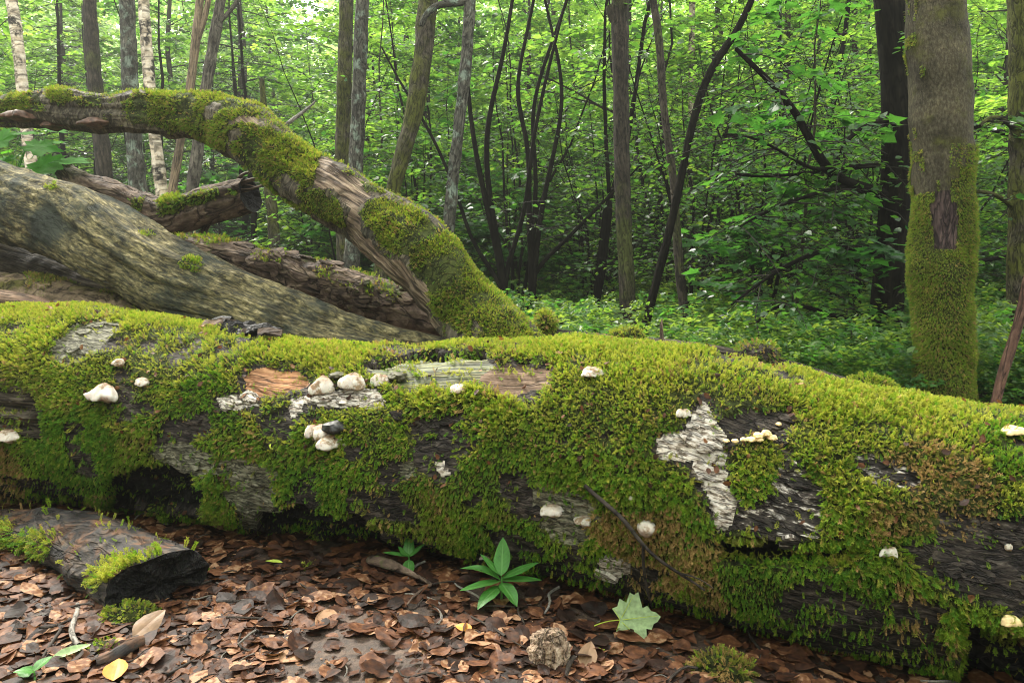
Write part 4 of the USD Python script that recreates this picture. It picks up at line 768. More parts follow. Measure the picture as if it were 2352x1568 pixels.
# pale maple leaf
def maple_outline(n=1):
    half = [(0,0),(-.06,.10),(-.16,.30),(-.02,.34),(.06,.52),(.22,.42),(.34,.66),(.44,.60),(.56,.66),(.58,.44),(.60,.26),(.72,.30),(.80,.16),(.90,.12),(1.0,0)]
    o = half + [(a_, -b_) for a_, b_ in half[-2:0:-1]]; return np.array(o)
o = maple_outline(); th_ = math.radians(-62); pc = ground_at(1424, 1447) + np.array([0, .0, .03])
def maple_mesh(size, cup=.12, seed=0):
    m_ = []; V = [np.array([.28, 0])]; 
    rings = [(o - V[0]) * f + V[0] for f in (.5, 1.0)]; P2 = np.vstack([V[0][None], rings[0], rings[1]]); n_ = len(o)
    r2 = np.hypot(P2[:, 0] - .28, P2[:, 1]); z = cup * r2 ** 2 + .05 * (fbm(np.stack([P2[:, 0], P2[:, 1], 0 * r2], -1) * 3 + seed, 2, seed) - .5) - .03 * np.cos(np.arctan2(P2[:, 1], P2[:, 0] - .28) * 5) * (r2 > .05) * r2
    F = [[0, 1 + k, 1 + (k + 1) % n_] for k in range(n_)]
    for k in range(n_): a0, b0 = 1 + k, 1 + (k + 1) % n_; F += [[a0, a0 + n_, b0 + n_], [a0, b0 + n_, b0]]
    return np.column_stack([P2, z]) * size, np.array(F), P2
ml = thing('maple_leaf', 'pale green maple leaf with a long stalk lying on the brown litter', 'leaf')
V, F, P2 = maple_mesh(.115, .15, 3); R_ = Rotation.from_euler('zx', [math.radians(-70), .35]).as_matrix(); R_ = Rotation.from_euler('x', .75).as_matrix() @ Rotation.from_euler('z', math.radians(4)).as_matrix()
put('blade', V @ R_.T + pc, F, M['pale_leaf'], ml, uv=P2)
for tip in ((1.0, 0), (.44, .6), (.44, -.6), (-.16, .3), (-.16, -.3)):
    b = np.array([.0, 0, .008]) * .115; e = np.array([tip[0] * .93, tip[1] * .93, .06 + .14 * (tip[0] - .28) ** 2]) * .115
    put_grid('vein', tube_surface([R_ @ b + pc, R_ @ ((b + e) / 2 + [0, 0, .002]) + pc, R_ @ e + pc], [.0014, .001, .0006], 5, 4), M['yellow_leaf'], ml)
put_grid('stalk', tube_surface([pc + R_ @ np.array([0, 0, .002]), G_(1398,1449,.03), G_(1365,1452,.02)], [.0018, .0016, .0018], 10, 6), M['yellow_leaf'], ml)
# seedlings
def seedling(px, py, label, leaves, stem, seed, mat='green_leaf'):
    T_ = thing('seedling', label, 'plant'); p = ground_at(px, py); top = p + np.array([.005, 0, stem])
    put_grid('stem', tube_surface([p - [0, 0, .02], (p + top) / 2 + [.004, 0, 0], top], [.0035, .003, .002], 10, 6), M['green_leaf'], T_)
    for k, (az, el, Lh, W, h) in enumerate(leaves):
        V, F, uv = leaf_grid(Lh, W, seed + k, -.35, .25, 10, 7, .07, .06); V[:, 1] += Lh / 2
        R_ = Rotation.from_euler('z', math.radians(az - 90)).as_matrix() @ Rotation.from_euler('x', math.radians(el)).as_matrix()
        put('leaf', V @ R_.T + p + (top - p) * h, F, M[mat], T_, uv=uv, n=trimesh.Trimesh(V @ R_.T, np.vstack([F[:, :3], F[:, [0, 2, 3]]]), process=False).vertex_normals)
seedling(1148, 1385, 'larger green seedling with seven long pointed leaves at the foot of the log', [(85, 62, .11, .05, 1), (150, 35, .09, .03, 1), (170, 12, .125, .042, .95), (205, -2, .13, .045, .8), (22, 14, .125, .042, .95), (5, -2, .12, .046, .85), (235, -14, .12, .048, .75), (300, -20, .10, .046, .8), (110, 40, .06, .03, 1)], .085, 700)
seedling(936, 1318, 'smaller green seedling with five leaves left of the larger one', [(95, 45, .075, .036, 1), (175, 8, .085, .032, .95), (30, 30, .065, .03, 1), (280, -30, .06, .038, .8), (150, 30, .05, .028, 1)], .06, 730)
seedling(75, 1566, 'tiny pale green sprout in the bottom left corner', [(60, 20, .05, .035, 1), (200, 10, .045, .03, 1)], .03, 750)
# small moss cushions on the litter
for px_, py_, w_, lb in ((300, 1425, 110, 'bright moss clump hanging from the broken end of the log piece'), (240, 1492, 60, 'round moss tuft on the litter beside the charred stick'), (712, 1305, 36, 'little moss tuft on the litter left of the smaller seedling'), (1655, 1545, 130, 'flat olive moss patch at the foot of the log, bottom right')):
    p = ground_at(px_, py_); s_ = np.linalg.norm(p - EYE) / FPX; T_ = thing('moss_tuft', lb, 'moss'); w2 = w_ * s_
    gg = tube_surface([p - RT * w2 / 2, p - RT * w2 / 4, p, p + RT * w2 / 4, p + RT * w2 / 2], np.array([.2, .8, 1, .8, .2]) * w2 * .3, 24, 20); put_grid('cushion', gg, M['moss_base'], T_)
    moss_on(T_, gg, (gg.cellN[..., 2] > -.1) * 1.0, 15000, (.014, .026), zone_of(.5, 1, .2, .6, .2) if px_ < 1000 else zone_of(.05, .2, .1, 1, .9), int(px_))

# ------------------------------------------------------------------ forest: generators
def tubes(lines, sides=4):
    """many thin tapered tubes as one mesh; lines: list of (points k x 3, radii k)"""
    VV, FF, UV, n0 = [], [], [], 0
    by = {}
    for p, r in lines: by.setdefault(len(p), []).append((p, r))
    ang = np.arange(sides) * 2 * np.pi / sides
    for k, items in by.items():
        P = np.array([i_[0] for i_ in items]); R = np.array([i_[1] for i_ in items]); T = unit(np.gradient(P, axis=1))
        h = np.where(np.abs(T[..., 2:]) < .8, np.array([0, 0, 1.0]), np.array([1.0, 0, 0])); A = unit(np.cross(T, h)); B = np.cross(T, A)
        V = P[:, :, None] + R[:, :, None, None] * (np.cos(ang)[:, None] * A[:, :, None] + np.sin(ang)[:, None] * B[:, :, None])
        m_ = len(items); idx = np.arange(m_)[:, None, None] * (k * sides) + np.arange(k - 1)[None, :, None] * sides + np.arange(sides)[None, None]
        nx_ = np.arange(m_)[:, None, None] * (k * sides) + np.arange(k - 1)[None, :, None] * sides + ((np.arange(sides) + 1) % sides)[None, None]
        F = np.stack([idx, nx_, nx_ + sides, idx + sides], -1).reshape(-1, 4)
        VV.append(V.reshape(-1, 3)); FF.append(F + n0); n0 += m_ * k * sides
        uu = np.broadcast_to(np.r_[0, np.cumsum(np.full(k - 1, .1))][None, :, None], (m_, k, sides)); vv = np.broadcast_to(ang[None, None] * .02, (m_, k, sides)); UV.append(np.stack([uu, vv], -1).reshape(-1, 2))
    return np.vstack(VV), np.vstack(FF), np.vstack(UV)

BEECH = (np.array([(0, 0, 0), (.3, .36, .07), (.68, .30, .05), (1, 0, -.06), (.68, -.30, .05), (.3, -.36, .07)]) * [1, 1, 1], np.array([[0, 2, 1], [0, 3, 2], [0, 4, 3], [0, 5, 4]]))
_mo = [(0, 0), (-.08, .34), (.16, .30), (.34, .62), (.46, .30), (1, 0), (.46, -.30), (.34, -.62), (.16, -.30), (-.08, -.34)]
MAPLE = (np.array([(.2, 0, -.04)] + [(a_, b_, -.12 * abs(b_) + .03) for a_, b_ in _mo]), np.array([[0, 1 + k, 1 + (k + 1) % 10] for k in range(10)]))
NEEDLE = (np.array([(0, 0, 0), (.5, .10, .02), (1, 0, -.05), (.5, -.10, .02)]), np.array([[0, 2, 1], [0, 3, 2]]))
def leaves_mesh(P, D, N, S, shape, rng):
    D = unit(D); N = unit(N - (N * D).sum(-1, keepdims=True) * D); W = np.cross(N, D); v, f = shape
    V = P[:, None] + S[:, None, None] * (v[None, :, :1] * D[:, None] + v[None, :, 1:2] * W[:, None] + v[None, :, 2:] * N[:, None])
    F = (np.arange(len(P))[:, None, None] * len(v) + f[None]).reshape(-1, 3)
    tone = np.clip(.25 + 1.15 * (fbm(P * 1.6 + 50, 2, 3) - .28) * .8 + .30 * (rng.random(len(P)) - .5), 0, 1)
    return V.reshape(-1, 3), F, np.repeat(tone, len(v))

def grow(seed, H, r0, first, nb, blen, leaf, shape, elev=(5, 40), droop=.12, stems=1, spread=.25, twig_gap=.16, per_twig=9, wiggle=.05, top_only=False, flat=.22):
    r = np.random.default_rng(seed); trunk, branch, LP, LD = [], [], [], []
    for sidx in range(stems):
        az0 = r.uniform(0, 2 * np.pi) if stems > 1 else r.uniform(0, 6.28); lean = spread * (r.uniform(.4, 1.2) if stems > 1 else .15)
        hs = np.linspace(0, 1, 11); sp = np.stack([np.cos(az0) * lean * H * hs ** 1.5, np.sin(az0) * lean * H * hs ** 1.5, H * hs * (r.uniform(.8, 1) if stems > 1 else 1)], -1); sp[1:, :2] += np.cumsum(r.normal(0, wiggle * H * .1, (10, 2)), 0)
        trunk.append((sp, r0 * (1 - .85 * hs) * (r.uniform(.6, 1) if stems > 1 else 1)))
        for b in range(nb // stems):
            f = first + (1 - first) * (b + r.random()) / (nb // stems) * .98; p0 = np.array([np.interp(f, hs, sp[:, k]) for k in range(3)]); az = b * 2.4 + r.normal(0, .4); el = math.radians(r.uniform(*elev)) + .5 * max(0, f - .75)
            Lb = blen * (1.0 - .72 * max(0, (f - first) / (1 - first)) ** 1.4) * r.uniform(.6, 1.15); u = np.linspace(0, 1, 7); d = np.array([math.cos(az) * math.cos(el), math.sin(az) * math.cos(el), math.sin(el)])
            bp = p0 + d * (u * Lb)[:, None]; bp[:, 2] -= droop * Lb * u ** 2; bp[1:] += np.cumsum(r.normal(0, .018 * Lb, (6, 3)), 0)
            rb0 = r0 * .32 * (Lb / blen) * (1 - .5 * f); branch.append((bp, np.maximum(rb0 * (1 - .85 * u), .0035)))
            nt = max(3, int(Lb / twig_gap)); 
            for k in range(nt):
                uu = .18 + .8 * (k + r.random()) / nt; q0 = np.array([np.interp(uu, u, bp[:, c_]) for c_ in range(3)]); sd = 1 if k % 2 else -1; a2 = az + sd * r.uniform(.5, 1.1)
                Lt = (.28 + .5 * (1 - uu)) * min(Lb, 1.6) * r.uniform(.35, .75); w_ = np.linspace(0, 1, 4); td = np.array([math.cos(a2), math.sin(a2), r.normal(.02, .18)])
                tp = q0 + td * (w_ * Lt)[:, None]; tp[:, 2] -= .12 * Lt * w_ ** 2; branch.append((tp, np.linspace(max(rb0 * .35, .003), .002, 4)))
                nl = max(3, int(per_twig * (Lt / .35))); lw = (np.arange(nl) + r.random(nl) * .8) / nl; side = np.where(np.arange(nl) % 2, 1, -1)
                lp = np.stack([np.interp(lw, w_, tp[:, c_]) for c_ in range(3)], -1); la = a2 + side * r.uniform(.5, 1.1, nl) * (lw < .93)
                LP.append(lp); LD.append(np.stack([np.cos(la), np.sin(la), r.normal(-.18, .22, nl)], -1))
    LP, LD = np.vstack(LP), np.vstack(LD); n = len(LP); N = np.array([0, 0, 1.0]) + r.normal(0, flat, (n, 3)); LP = LP + r.normal(0, leaf * .25, (n, 3))
    return tubes(trunk, 7), tubes(branch, 3), leaves_mesh(LP, LD, N, leaf * r.uniform(.6, 1.15, n), shape, r), n

def plant_kind(name, label, cat, group, spec, wood, leafm, loc, rotz=0, scale=1.0, part='crown'):
    """builds the first one at its place; copies refer to it"""
    (tv, tf, tu), (bv, bf, bu), (lv, lf, lt), n = grow(**spec)
    t_ = thing(name, label, cat, loc, rotz, scale, group)
    put('trunk', tv, tf, wood, t_, uv=tu); put('branches', bv, bf, M['branch_bg'], t_, uv=bu)
    c_ = put(part, lv, lf, leafm, t_, tone=lt)
    return t_, n

# ------------------------------------------------------------------ forest: trunks that can be told apart
CROWNS = {}
def crown_into(parent, kind, loc, rotz, scale):
    x_ = UsdGeom.Xform.Define(stage, numbered(path_of(parent), 'crown')); pr = x_.GetPrim()
    if kind not in CROWNS:
        (tv, tf, tu), (bv, bf, bu), (lv, lf, lt), n = grow(**CROWN_SPEC[kind])
        put('limbs', np.vstack([tv, bv]), np.vstack([tf, bf + len(tv)]), M['branch_bg'], pr, uv=np.vstack([tu, bu])); put('foliage', lv, lf, M[kind], pr, tone=lt); CROWNS[kind] = pr
    else:
        pr.GetReferences().AddInternalReference(CROWNS[kind].GetPath()); pr.SetInstanceable(True)
    a_ = UsdGeom.XformCommonAPI(x_); a_.SetTranslate(Gf.Vec3d(*map(float, loc))); a_.SetRotate(Gf.Vec3f(0, 0, float(rotz))); a_.SetScale(Gf.Vec3f(*[float(scale)] * 3))
CROWN_SPEC = {'leaf_beech': dict(seed=801, H=4.5, r0=.06, first=.12, nb=26, blen=2.4, leaf=.085, shape=BEECH, elev=(0, 45), per_twig=6, twig_gap=.26), 'leaf_bright': dict(seed=802, H=4.0, r0=.05, first=.1, nb=24, blen=2.2, leaf=.085, shape=BEECH, elev=(5, 50), per_twig=6, twig_gap=.26)}
TR = np.random.default_rng(900)
def tree(name, label, rows, wood, crown='leaf_beech', top=8.5, forks=(), cat='tree', nv=16, lump=.02, cscale=1.0, moss_cut=None, sprays=False):
    rows = np.array(rows, float); P, R = traced(rows)
    d = unit(P[0] - P[1]); up_n = max(0.0, (top - P[0][2]) / max(d[2], .5))
    if up_n > .3: P = np.vstack([P[0] + d * up_n, P[0] + d * up_n * .5, P]); R = np.r_[R[0] * .55, R[0] * .8, R]
    d = unit(P[-1] - P[-2]); dn = (P[-1][2] - (float(zg(P[-1][0], P[-1][1])) - .15)) / max(-d[2], .4)
    if dn > .05: P = np.vstack([P, P[-1] + d * dn * .6, P[-1] + d * dn]); R = np.r_[R, R[-1] * 1.08, R[-1] * 1.45]
    t_ = thing(name, label, cat); P, R = P[::-1], R[::-1]
    g_ = tube_surface(P, R, 110, nv, up=(0, -1, .05), relief=lambda V, q_: lump * (fbm(V * 5, 3, int(rows[0, 0])) - .5) * 2 * np.minimum(1, q_.r[:, None] / .1))
    mossy_ = None if moss_cut is None else (g_.py > moss_cut + 110 * (fbm(g_.cellC * 6, 4, 2) - .5) * 2)
    put_grid('trunk', g_, M[wood], t_, None if mossy_ is None else ~mossy_)
    if mossy_ is not None:
        hole = inside([(2132,468),(2175,440),(2205,490),(2192,560),(2160,585),(2138,530)], *warp(g_.px, g_.py, g_.cellC, 10, 8)) & (g_.view > 0)
        put_grid('moss_mat', g_, M['moss_base'], t_, mossy_ & ~hole); put_grid('bark_wound', g_, M['wound'], t_, mossy_ & hole, 'bare purplish brown wound in the moss')
    for fk in forks: fp, fr_ = traced(fk); put_grid('branch', tube_surface(fp, fr_, 30, 8, up=(0, -1, .05)), M[wood], t_)
    if sprays:
        rr2 = np.random.default_rng(int(rows[0, 0]) + 7); lines, LP, LD = [], [], []
        for fk in forks:
            fp, fr_ = traced(fk); sl = np.r_[0, np.cumsum(np.linalg.norm(np.diff(fp, axis=0), axis=1))]
            for k in range(int(sl[-1] / .09)):
                w_ = .12 + .88 * rr2.random(); q0 = np.array([np.interp(w_ * sl[-1], sl, fp[:, c_]) for c_ in range(3)]); az = rr2.uniform(0, 6.28); Lt = rr2.uniform(.3, .9); ww = np.linspace(0, 1, 5)
                tp = q0 + np.array([math.cos(az), math.sin(az), rr2.normal(-.1, .3)]) * (ww * Lt)[:, None]; tp[:, 2] -= .25 * Lt * ww ** 2; tp[1:] += rr2.normal(0, .02, (4, 3)); lines.append((tp, np.linspace(.006, .0025, 5)))
                nl = int(Lt / .05); lw = rr2.uniform(.15, 1, nl); LP.append(np.stack([np.interp(lw, ww, tp[:, c_]) for c_ in range(3)], -1) + rr2.normal(0, .03, (nl, 3))); la = az + np.where(np.arange(nl) % 2, 1, -1) * rr2.uniform(.4, 1.1, nl); LD.append(np.stack([np.cos(la), np.sin(la), rr2.normal(-.2, .2, nl)], -1))
        tv, tf, tu = tubes(lines, 4); put('twigs', tv, tf, M['branch_bg'], t_, uv=tu); LP, LD = np.vstack(LP), np.vstack(LD)
        lv_, lf_, lt_ = leaves_mesh(LP, LD, np.array([0, 0, 1.0]) + rr2.normal(0, .35, LP.shape), .085 * rr2.uniform(.6, 1.1, len(LP)), BEECH, rr2); put('foliage', lv_, lf_, M['leaf_beech'], t_, tone=lt_ * .7)
    if crown: crown_into(t_, crown, P[-1] - [0, 0, .8], TR.uniform(0, 360), cscale * TR.uniform(.9, 1.15))
    g_.thing = t_
    return g_
tree('birch_tree', 'slim white-barked birch at the top left corner', [(22,-30,26,12),(38,80,26,12),(52,210,26,12),(66,330,27,12),(80,440,28,12)], 'birch', 'leaf_bright')
tree('dark_tree', 'dark brown trunk rising behind the limb, second trunk from the left', [(204,-30,30,11.5),(214,150,32,11.5),(226,260,33,11.5),(238,380,36,11.5),(246,460,38,11.5)], 'trunk_brown')
tree('lichen_tree', 'trunk blotched with pale grey-green lichen behind the limb', [(290,-30,34,10.5),(297,150,35,10.5),(308,330,36,10.5),(320,450,40,10.5)], 'trunk_lichen')
tree('birch_tree', 'second birch with peeling pale bark right of the lichened trunk', [(328,-30,24,11.5),(338,120,26,11.5),(346,220,26,11.5),(360,350,27,11.5),(374,460,28,11.5)], 'birch', 'leaf_bright')
tree('leaning_tree', 'pale brown barkless trunk leaning right, forked near the top', [(462,-30,17,10),(450,90,19,10),(435,210,18,10),(414,330,18,10),(392,460,20,10)], 'trunk_pale', None, 6.5, forks=[[(455,90,12,10),(470,40,14,10),(484,-40,12,10)]])
tree('grey_tree', 'grey trunk leaning right behind the bend of the limb', [(512,-30,22,10.2),(494,80,25,10.2),(472,210,25,10.2),(454,340,27,10.2),(438,460,28,10.2)], 'trunk_grey', forks=[[(492,60,12,10.2),(515,40,11,10.2),(540,10,9,10.2),(552,-40,8,10.2)]])
tree('mossy_tree', 'straight trunk with brown moss, left of the pair behind the bend', [(797,-30,32,9.5),(792,150,33,9.5),(788,330,36,9.5),(790,480,40,9.5),(797,620,44,9.5)], 'trunk_moss')
tree('lichen_tree', 'slimmer lichen-flecked trunk, right of the pair behind the bend', [(834,-30,30,9),(828,100,32,9),(824,240,33,9),(816,420,34,9),(810,560,36,9)], 'trunk_lichen')
tree('curved_tree', 'curving mossy trunk leaning right above the stripped wood', [(986,-30,44,8.2),(978,60,44,8.2),(966,170,44,8.2),(946,280,40,8.2),(918,380,36,8.2),(898,460,34,8.2),(880,580,34,8.2)], 'trunk_moss')
tree('slender_tree', 'slender dark grey trunk with a side bough bending left at the top', [(1082,-30,26,8),(1072,120,27,8),(1060,240,27,8),(1046,360,27,8),(1036,460,28,8),(1026,570,30,8),(1015,700,32,8)], 'trunk_lichen', forks=[[(1078,0,16,8),(1040,8,17,8),(1010,12,17,8),(985,28,15,8),(968,60,10,8)]])
tree('stubbed_tree', 'straight dark trunk with a broken stub at its top, centre right', [(1424,-40,42,8.6),(1424,40,40,8.6),(1426,200,38,8.6),(1428,330,36,8.6),(1432,500,36,8.6),(1440,650,38,8.6),(1448,770,42,8.6)], 'trunk_brown', forks=[[(1424,60,30,8.6),(1408,30,30,8.6),(1402,14,24,8.6)]])
tree('thin_tree', 'thin straight dark stem right of the stubbed trunk', [(1494,-30,17,7.8),(1512,80,18,7.8),(1525,250,17,7.8),(1545,400,18,7.8),(1556,560,20,7.8),(1570,700,22,7.8),(1584,800,24,7.8)], 'trunk_brown')
tree('leaning_sapling', 'thin leaning dark stem forking high up, crossing the thin straight stem', [(1740,-30,14,7.4),(1680,90,16,7.4),(1640,150,17,7.4),(1606,230,18,7.4),(1570,380,18,7.4),(1530,560,19,7.4),(1494,700,20,7.4),(1474,780,22,7.4)], 'trunk_black', 'leaf_bright', 5.5)
BT = tree('black_tree', 'tall blackish tree with long drooping boughs left of the mossy trunk', [(2040,-30,66,7.2),(2052,80,70,7.2),(2060,200,70,7.2),(2062,330,68,7.2),(2052,500,66,7.2),(2038,680,70,7.2),(2022,860,78,7.2),(2014,960,90,7.2)], 'trunk_black', forks=[
    [(2030,450,30,7.1),(1960,425,26,6.9),(1900,385,23,6.7),(1860,320,20,6.6),(1820,250,17,6.5),(1760,180,14,6.4),(1690,112,10,6.3)],
    [(2050,280,16,7.2),(2000,285,12,7.0),(1960,310,10,6.9),(1930,350,8,6.8)], [(2075,180,26,7.2),(2092,60,24,7.2),(2098,-50,22,7.2)],
    [(2010,580,16,7.1),(1930,570,13,6.9),(1850,590,11,6.7),(1760,640,8,6.5),(1680,700,5,6.3)], [(2010,700,14,7.1),(1900,720,11,6.8),(1820,700,8,6.6),(1740,740,6,6.4)], [(2045,380,14,7.2),(1950,385,10,7),(1830,400,8,6.8),(1690,400,6,6.5)], [(2080,620,14,7.2),(2250,600,10,7.4),(2352,580,7,7.6)], [(2085,300,14,7.2),(2230,290,12,7.5),(2360,330,9,7.8)], [(1960,425,12,6.9),(1890,440,9,6.7),(1800,470,7,6.5),(1700,520,5,6.3)], [(1900,385,12,6.7),(1850,380,9,6.5),(1760,330,6,6.3),(1660,310,5,6.2)]], lump=.01, sprays=True)
BG = tree('mossy_tree', 'big near tree trunk with moss-covered lower half at the right', [(2146,-60,130,5.6),(2150,40,130,5.6),(2156,160,132,5.6),(2164,300,132,5.6),(2168,440,128,5.6),(2162,560,134,5.6),(2160,630,140,5.6),(2166,700,126,5.6),(2168,800,122,5.6),(2168,920,126,5.6)], 'big_trunk', nv=90, lump=.03, moss_cut=400)
wb = np.where((BG.py > 400 + 110 * (fbm(BG.cellC * 6, 4, 2) - .5) * 2), 1.0, 0) * np.clip((fbm(BG.cellC * 5, 3, 8) - .22) * 8, .45, 1) * (~inside([(2132,468),(2175,440),(2205,490),(2192,560),(2160,585),(2138,530)], *warp(BG.px, BG.py, BG.cellC, 10, 8)))
wb = wb + ((BG.py <= 390) & (fbm(BG.cellC * 9, 3, 9) > .60) & (BG.px < 2125)) * .7 + ((BG.py <= 380) & (BG.py > 330)) * (fbm(BG.cellC * 7, 3, 9) > .5) * .5
moss_on(BG.thing, BG, wb * (BG.cellC[..., 2] < 3.6), 26000, (.011, .024), zone_of(.8, 1.0, .15, .7, .2), 951, hang=1.0, lay=.75)
tree('edge_tree', 'dark mossy tree cut by the right edge of the picture', [(2340,-40,50,7.0),(2345,200,50,7.0),(2342,400,46,7.0),(2340,620,50,7.0),(2340,800,56,7.0),(2342,930,60,7.0)], 'trunk_moss', forks=[[(2330,480,14,7),(2290,450,11,6.9),(2240,440,9,6.8)], [(2330,300,12,7),(2290,270,10,6.9),(2250,290,8,6.8)]], sprays=True)
tree('reddish_branch', 'thin reddish bare branch leaning at the right edge', [(2375,560,18,5.2),(2352,690,22,5.2),(2325,790,22,5.2),(2300,870,22,5.2),(2288,920,22,5.2)], 'reddish', None, 1.9, cat='branch')
tree('birch_tree', 'far pinkish birch stem seen between the thin stems, centre right', [(1590,-20,14,15),(1588,180,14,15),(1584,400,15,15),(1580,560,16,15),(1582,680,18,15)], 'birch', 'leaf_bright', 7)
tree('young_tree', 'short mossy stem seen under the limb right of the broken branch', [(612,330,20,11),(620,440,24,11),(628,520,26,11),(630,600,28,11)], 'trunk_moss', None, 3.4)
# coppice clumps of thin stems in the middle
def coppice(label, base, stems, t_, wood='trunk_black'):
    T_ = thing('coppice', label, 'tree'); lp = None
    for st in stems:
        a_ = np.array(st, float); P, R = traced(np.column_stack([a_[:, 0], a_[:, 1], a_[:, 2], np.linspace(t_, t_ + (st[0][0] % 7 - 3) * .12, len(a_))])); P = np.vstack([at(base[0], base[1], t_), P]); R = np.r_[R[0] * 1.15, R]
        e = P[-1] + (P[-1] - P[-2]) * 1.5; P = np.vstack([P, e]); R = np.r_[R, R[-1] * .6]; put_grid('stem', tube_surface(P, R, 40, 8, up=(0, -1, .05)), M[wood], T_)
    b_ = at(base[0], base[1], t_); z_ = float(zg(b_[0], b_[1])); put_grid('stool', tube_surface([[b_[0], b_[1], z_ - .1], b_ - [0, 0, max(.1, (b_[2] - z_) * .4)], b_ + [0, 0, .05]], [.16, .1, .06], 16, 10, up=(0, -1, .05)), M[wood], T_)
    crown_into(T_, 'leaf_bright', np.array([b_[0], b_[1], 4.4]), 40, .9)
coppice('clump of thin dark stems fanning out, left one in the middle', (1160, 690), [[(1150,620,16),(1120,480,13),(1090,330,11),(1075,200,9),(1070,60,7)], [(1150,600,15),(1125,450,13),(1120,300,12),(1150,150,10),(1180,-20,8)], [(1140,640,10),(1090,560,9),(1060,480,8),(1000,330,7),(950,240,6)], [(1165,620,12),(1200,500,10),(1220,360,9),(1250,200,8),(1290,40,6)]], 8.8)
coppice('clump of thin dark stems with crossing tops, right one in the middle', (1222, 690), [[(1220,600,15),(1215,450,12),(1210,330,11),(1190,220,10),(1205,100,8),(1230,-20,7)], [(1230,600,13),(1245,480,12),(1270,360,10),(1290,220,9),(1270,80,7)], [(1235,620,10),(1290,560,9),(1350,500,8),(1400,450,6)], [(1222,560,12),(1230,400,10),(1225,260,9),(1260,120,8),(1310,-20,6)]], 9.4)

sy = thing('sycamore_sapling', 'sycamore sapling with big bright green lobed leaves behind the logs, far left', 'plant')
stt = at(np.array([-40, -20, 30, 60]), np.array([760, 560, 420, 340]), 4.9); put_grid('stem', tube_surface(stt, [.012, .010, .007, .004], 20, 7, up=(0, -1, .1)), M['green_leaf'], sy)
rs = np.random.default_rng(31)
for px_, py_, w_, az in ((20, 325, 62, 170), (62, 335, 66, 10), (96, 328, 50, 40), (28, 365, 56, 200), (85, 372, 64, -20), (140, 368, 60, -5), (120, 385, 52, -40), (48, 310, 44, 90), (110, 300, 44, 60), (0, 350, 60, 150)):
    V, F, P2 = maple_mesh(w_ * 4.85 / FPX * 1.15, .1, int(px_)); R_ = Rotation.from_euler('x', rs.uniform(.2, .8)).as_matrix() @ Rotation.from_euler('z', math.radians(az)).as_matrix() @ Rotation.from_euler('y', rs.uniform(0, .4)).as_matrix()
    c_ = at(px_, py_, 4.85 + rs.uniform(-.1, .1)); put('leaf', V @ R_.T + c_, F, M['sycamore_leaf'], sy, uv=P2); put_grid('stalk', tube_surface([c_, (c_ + stt[2]) / 2 + [0, 0, .02], stt[2 if py_ > 330 else 3]], [.0025, .002, .002], 6, 4), M['green_leaf'], sy)
t_ = thing('bare_stick', 'thin pale dead stick jutting up behind the bend of the limb', 'stick'); put_grid('stem', tube_surface(at(np.array([630, 660, 690, 725]), np.array([320, 285, 262, 232]), 4.6), [.014, .012, .010, .004], 16, 7), M['stick_grey'], t_)
t_ = thing('bare_stick', 'pale broken stick propped under the broken branch', 'stick'); put_grid('stem', tube_surface(at(np.array([440, 458, 480, 492]), np.array([590, 550, 510, 490]), 4.75), [.02, .022, .02, .018], 14, 8), M['stripped'], t_)
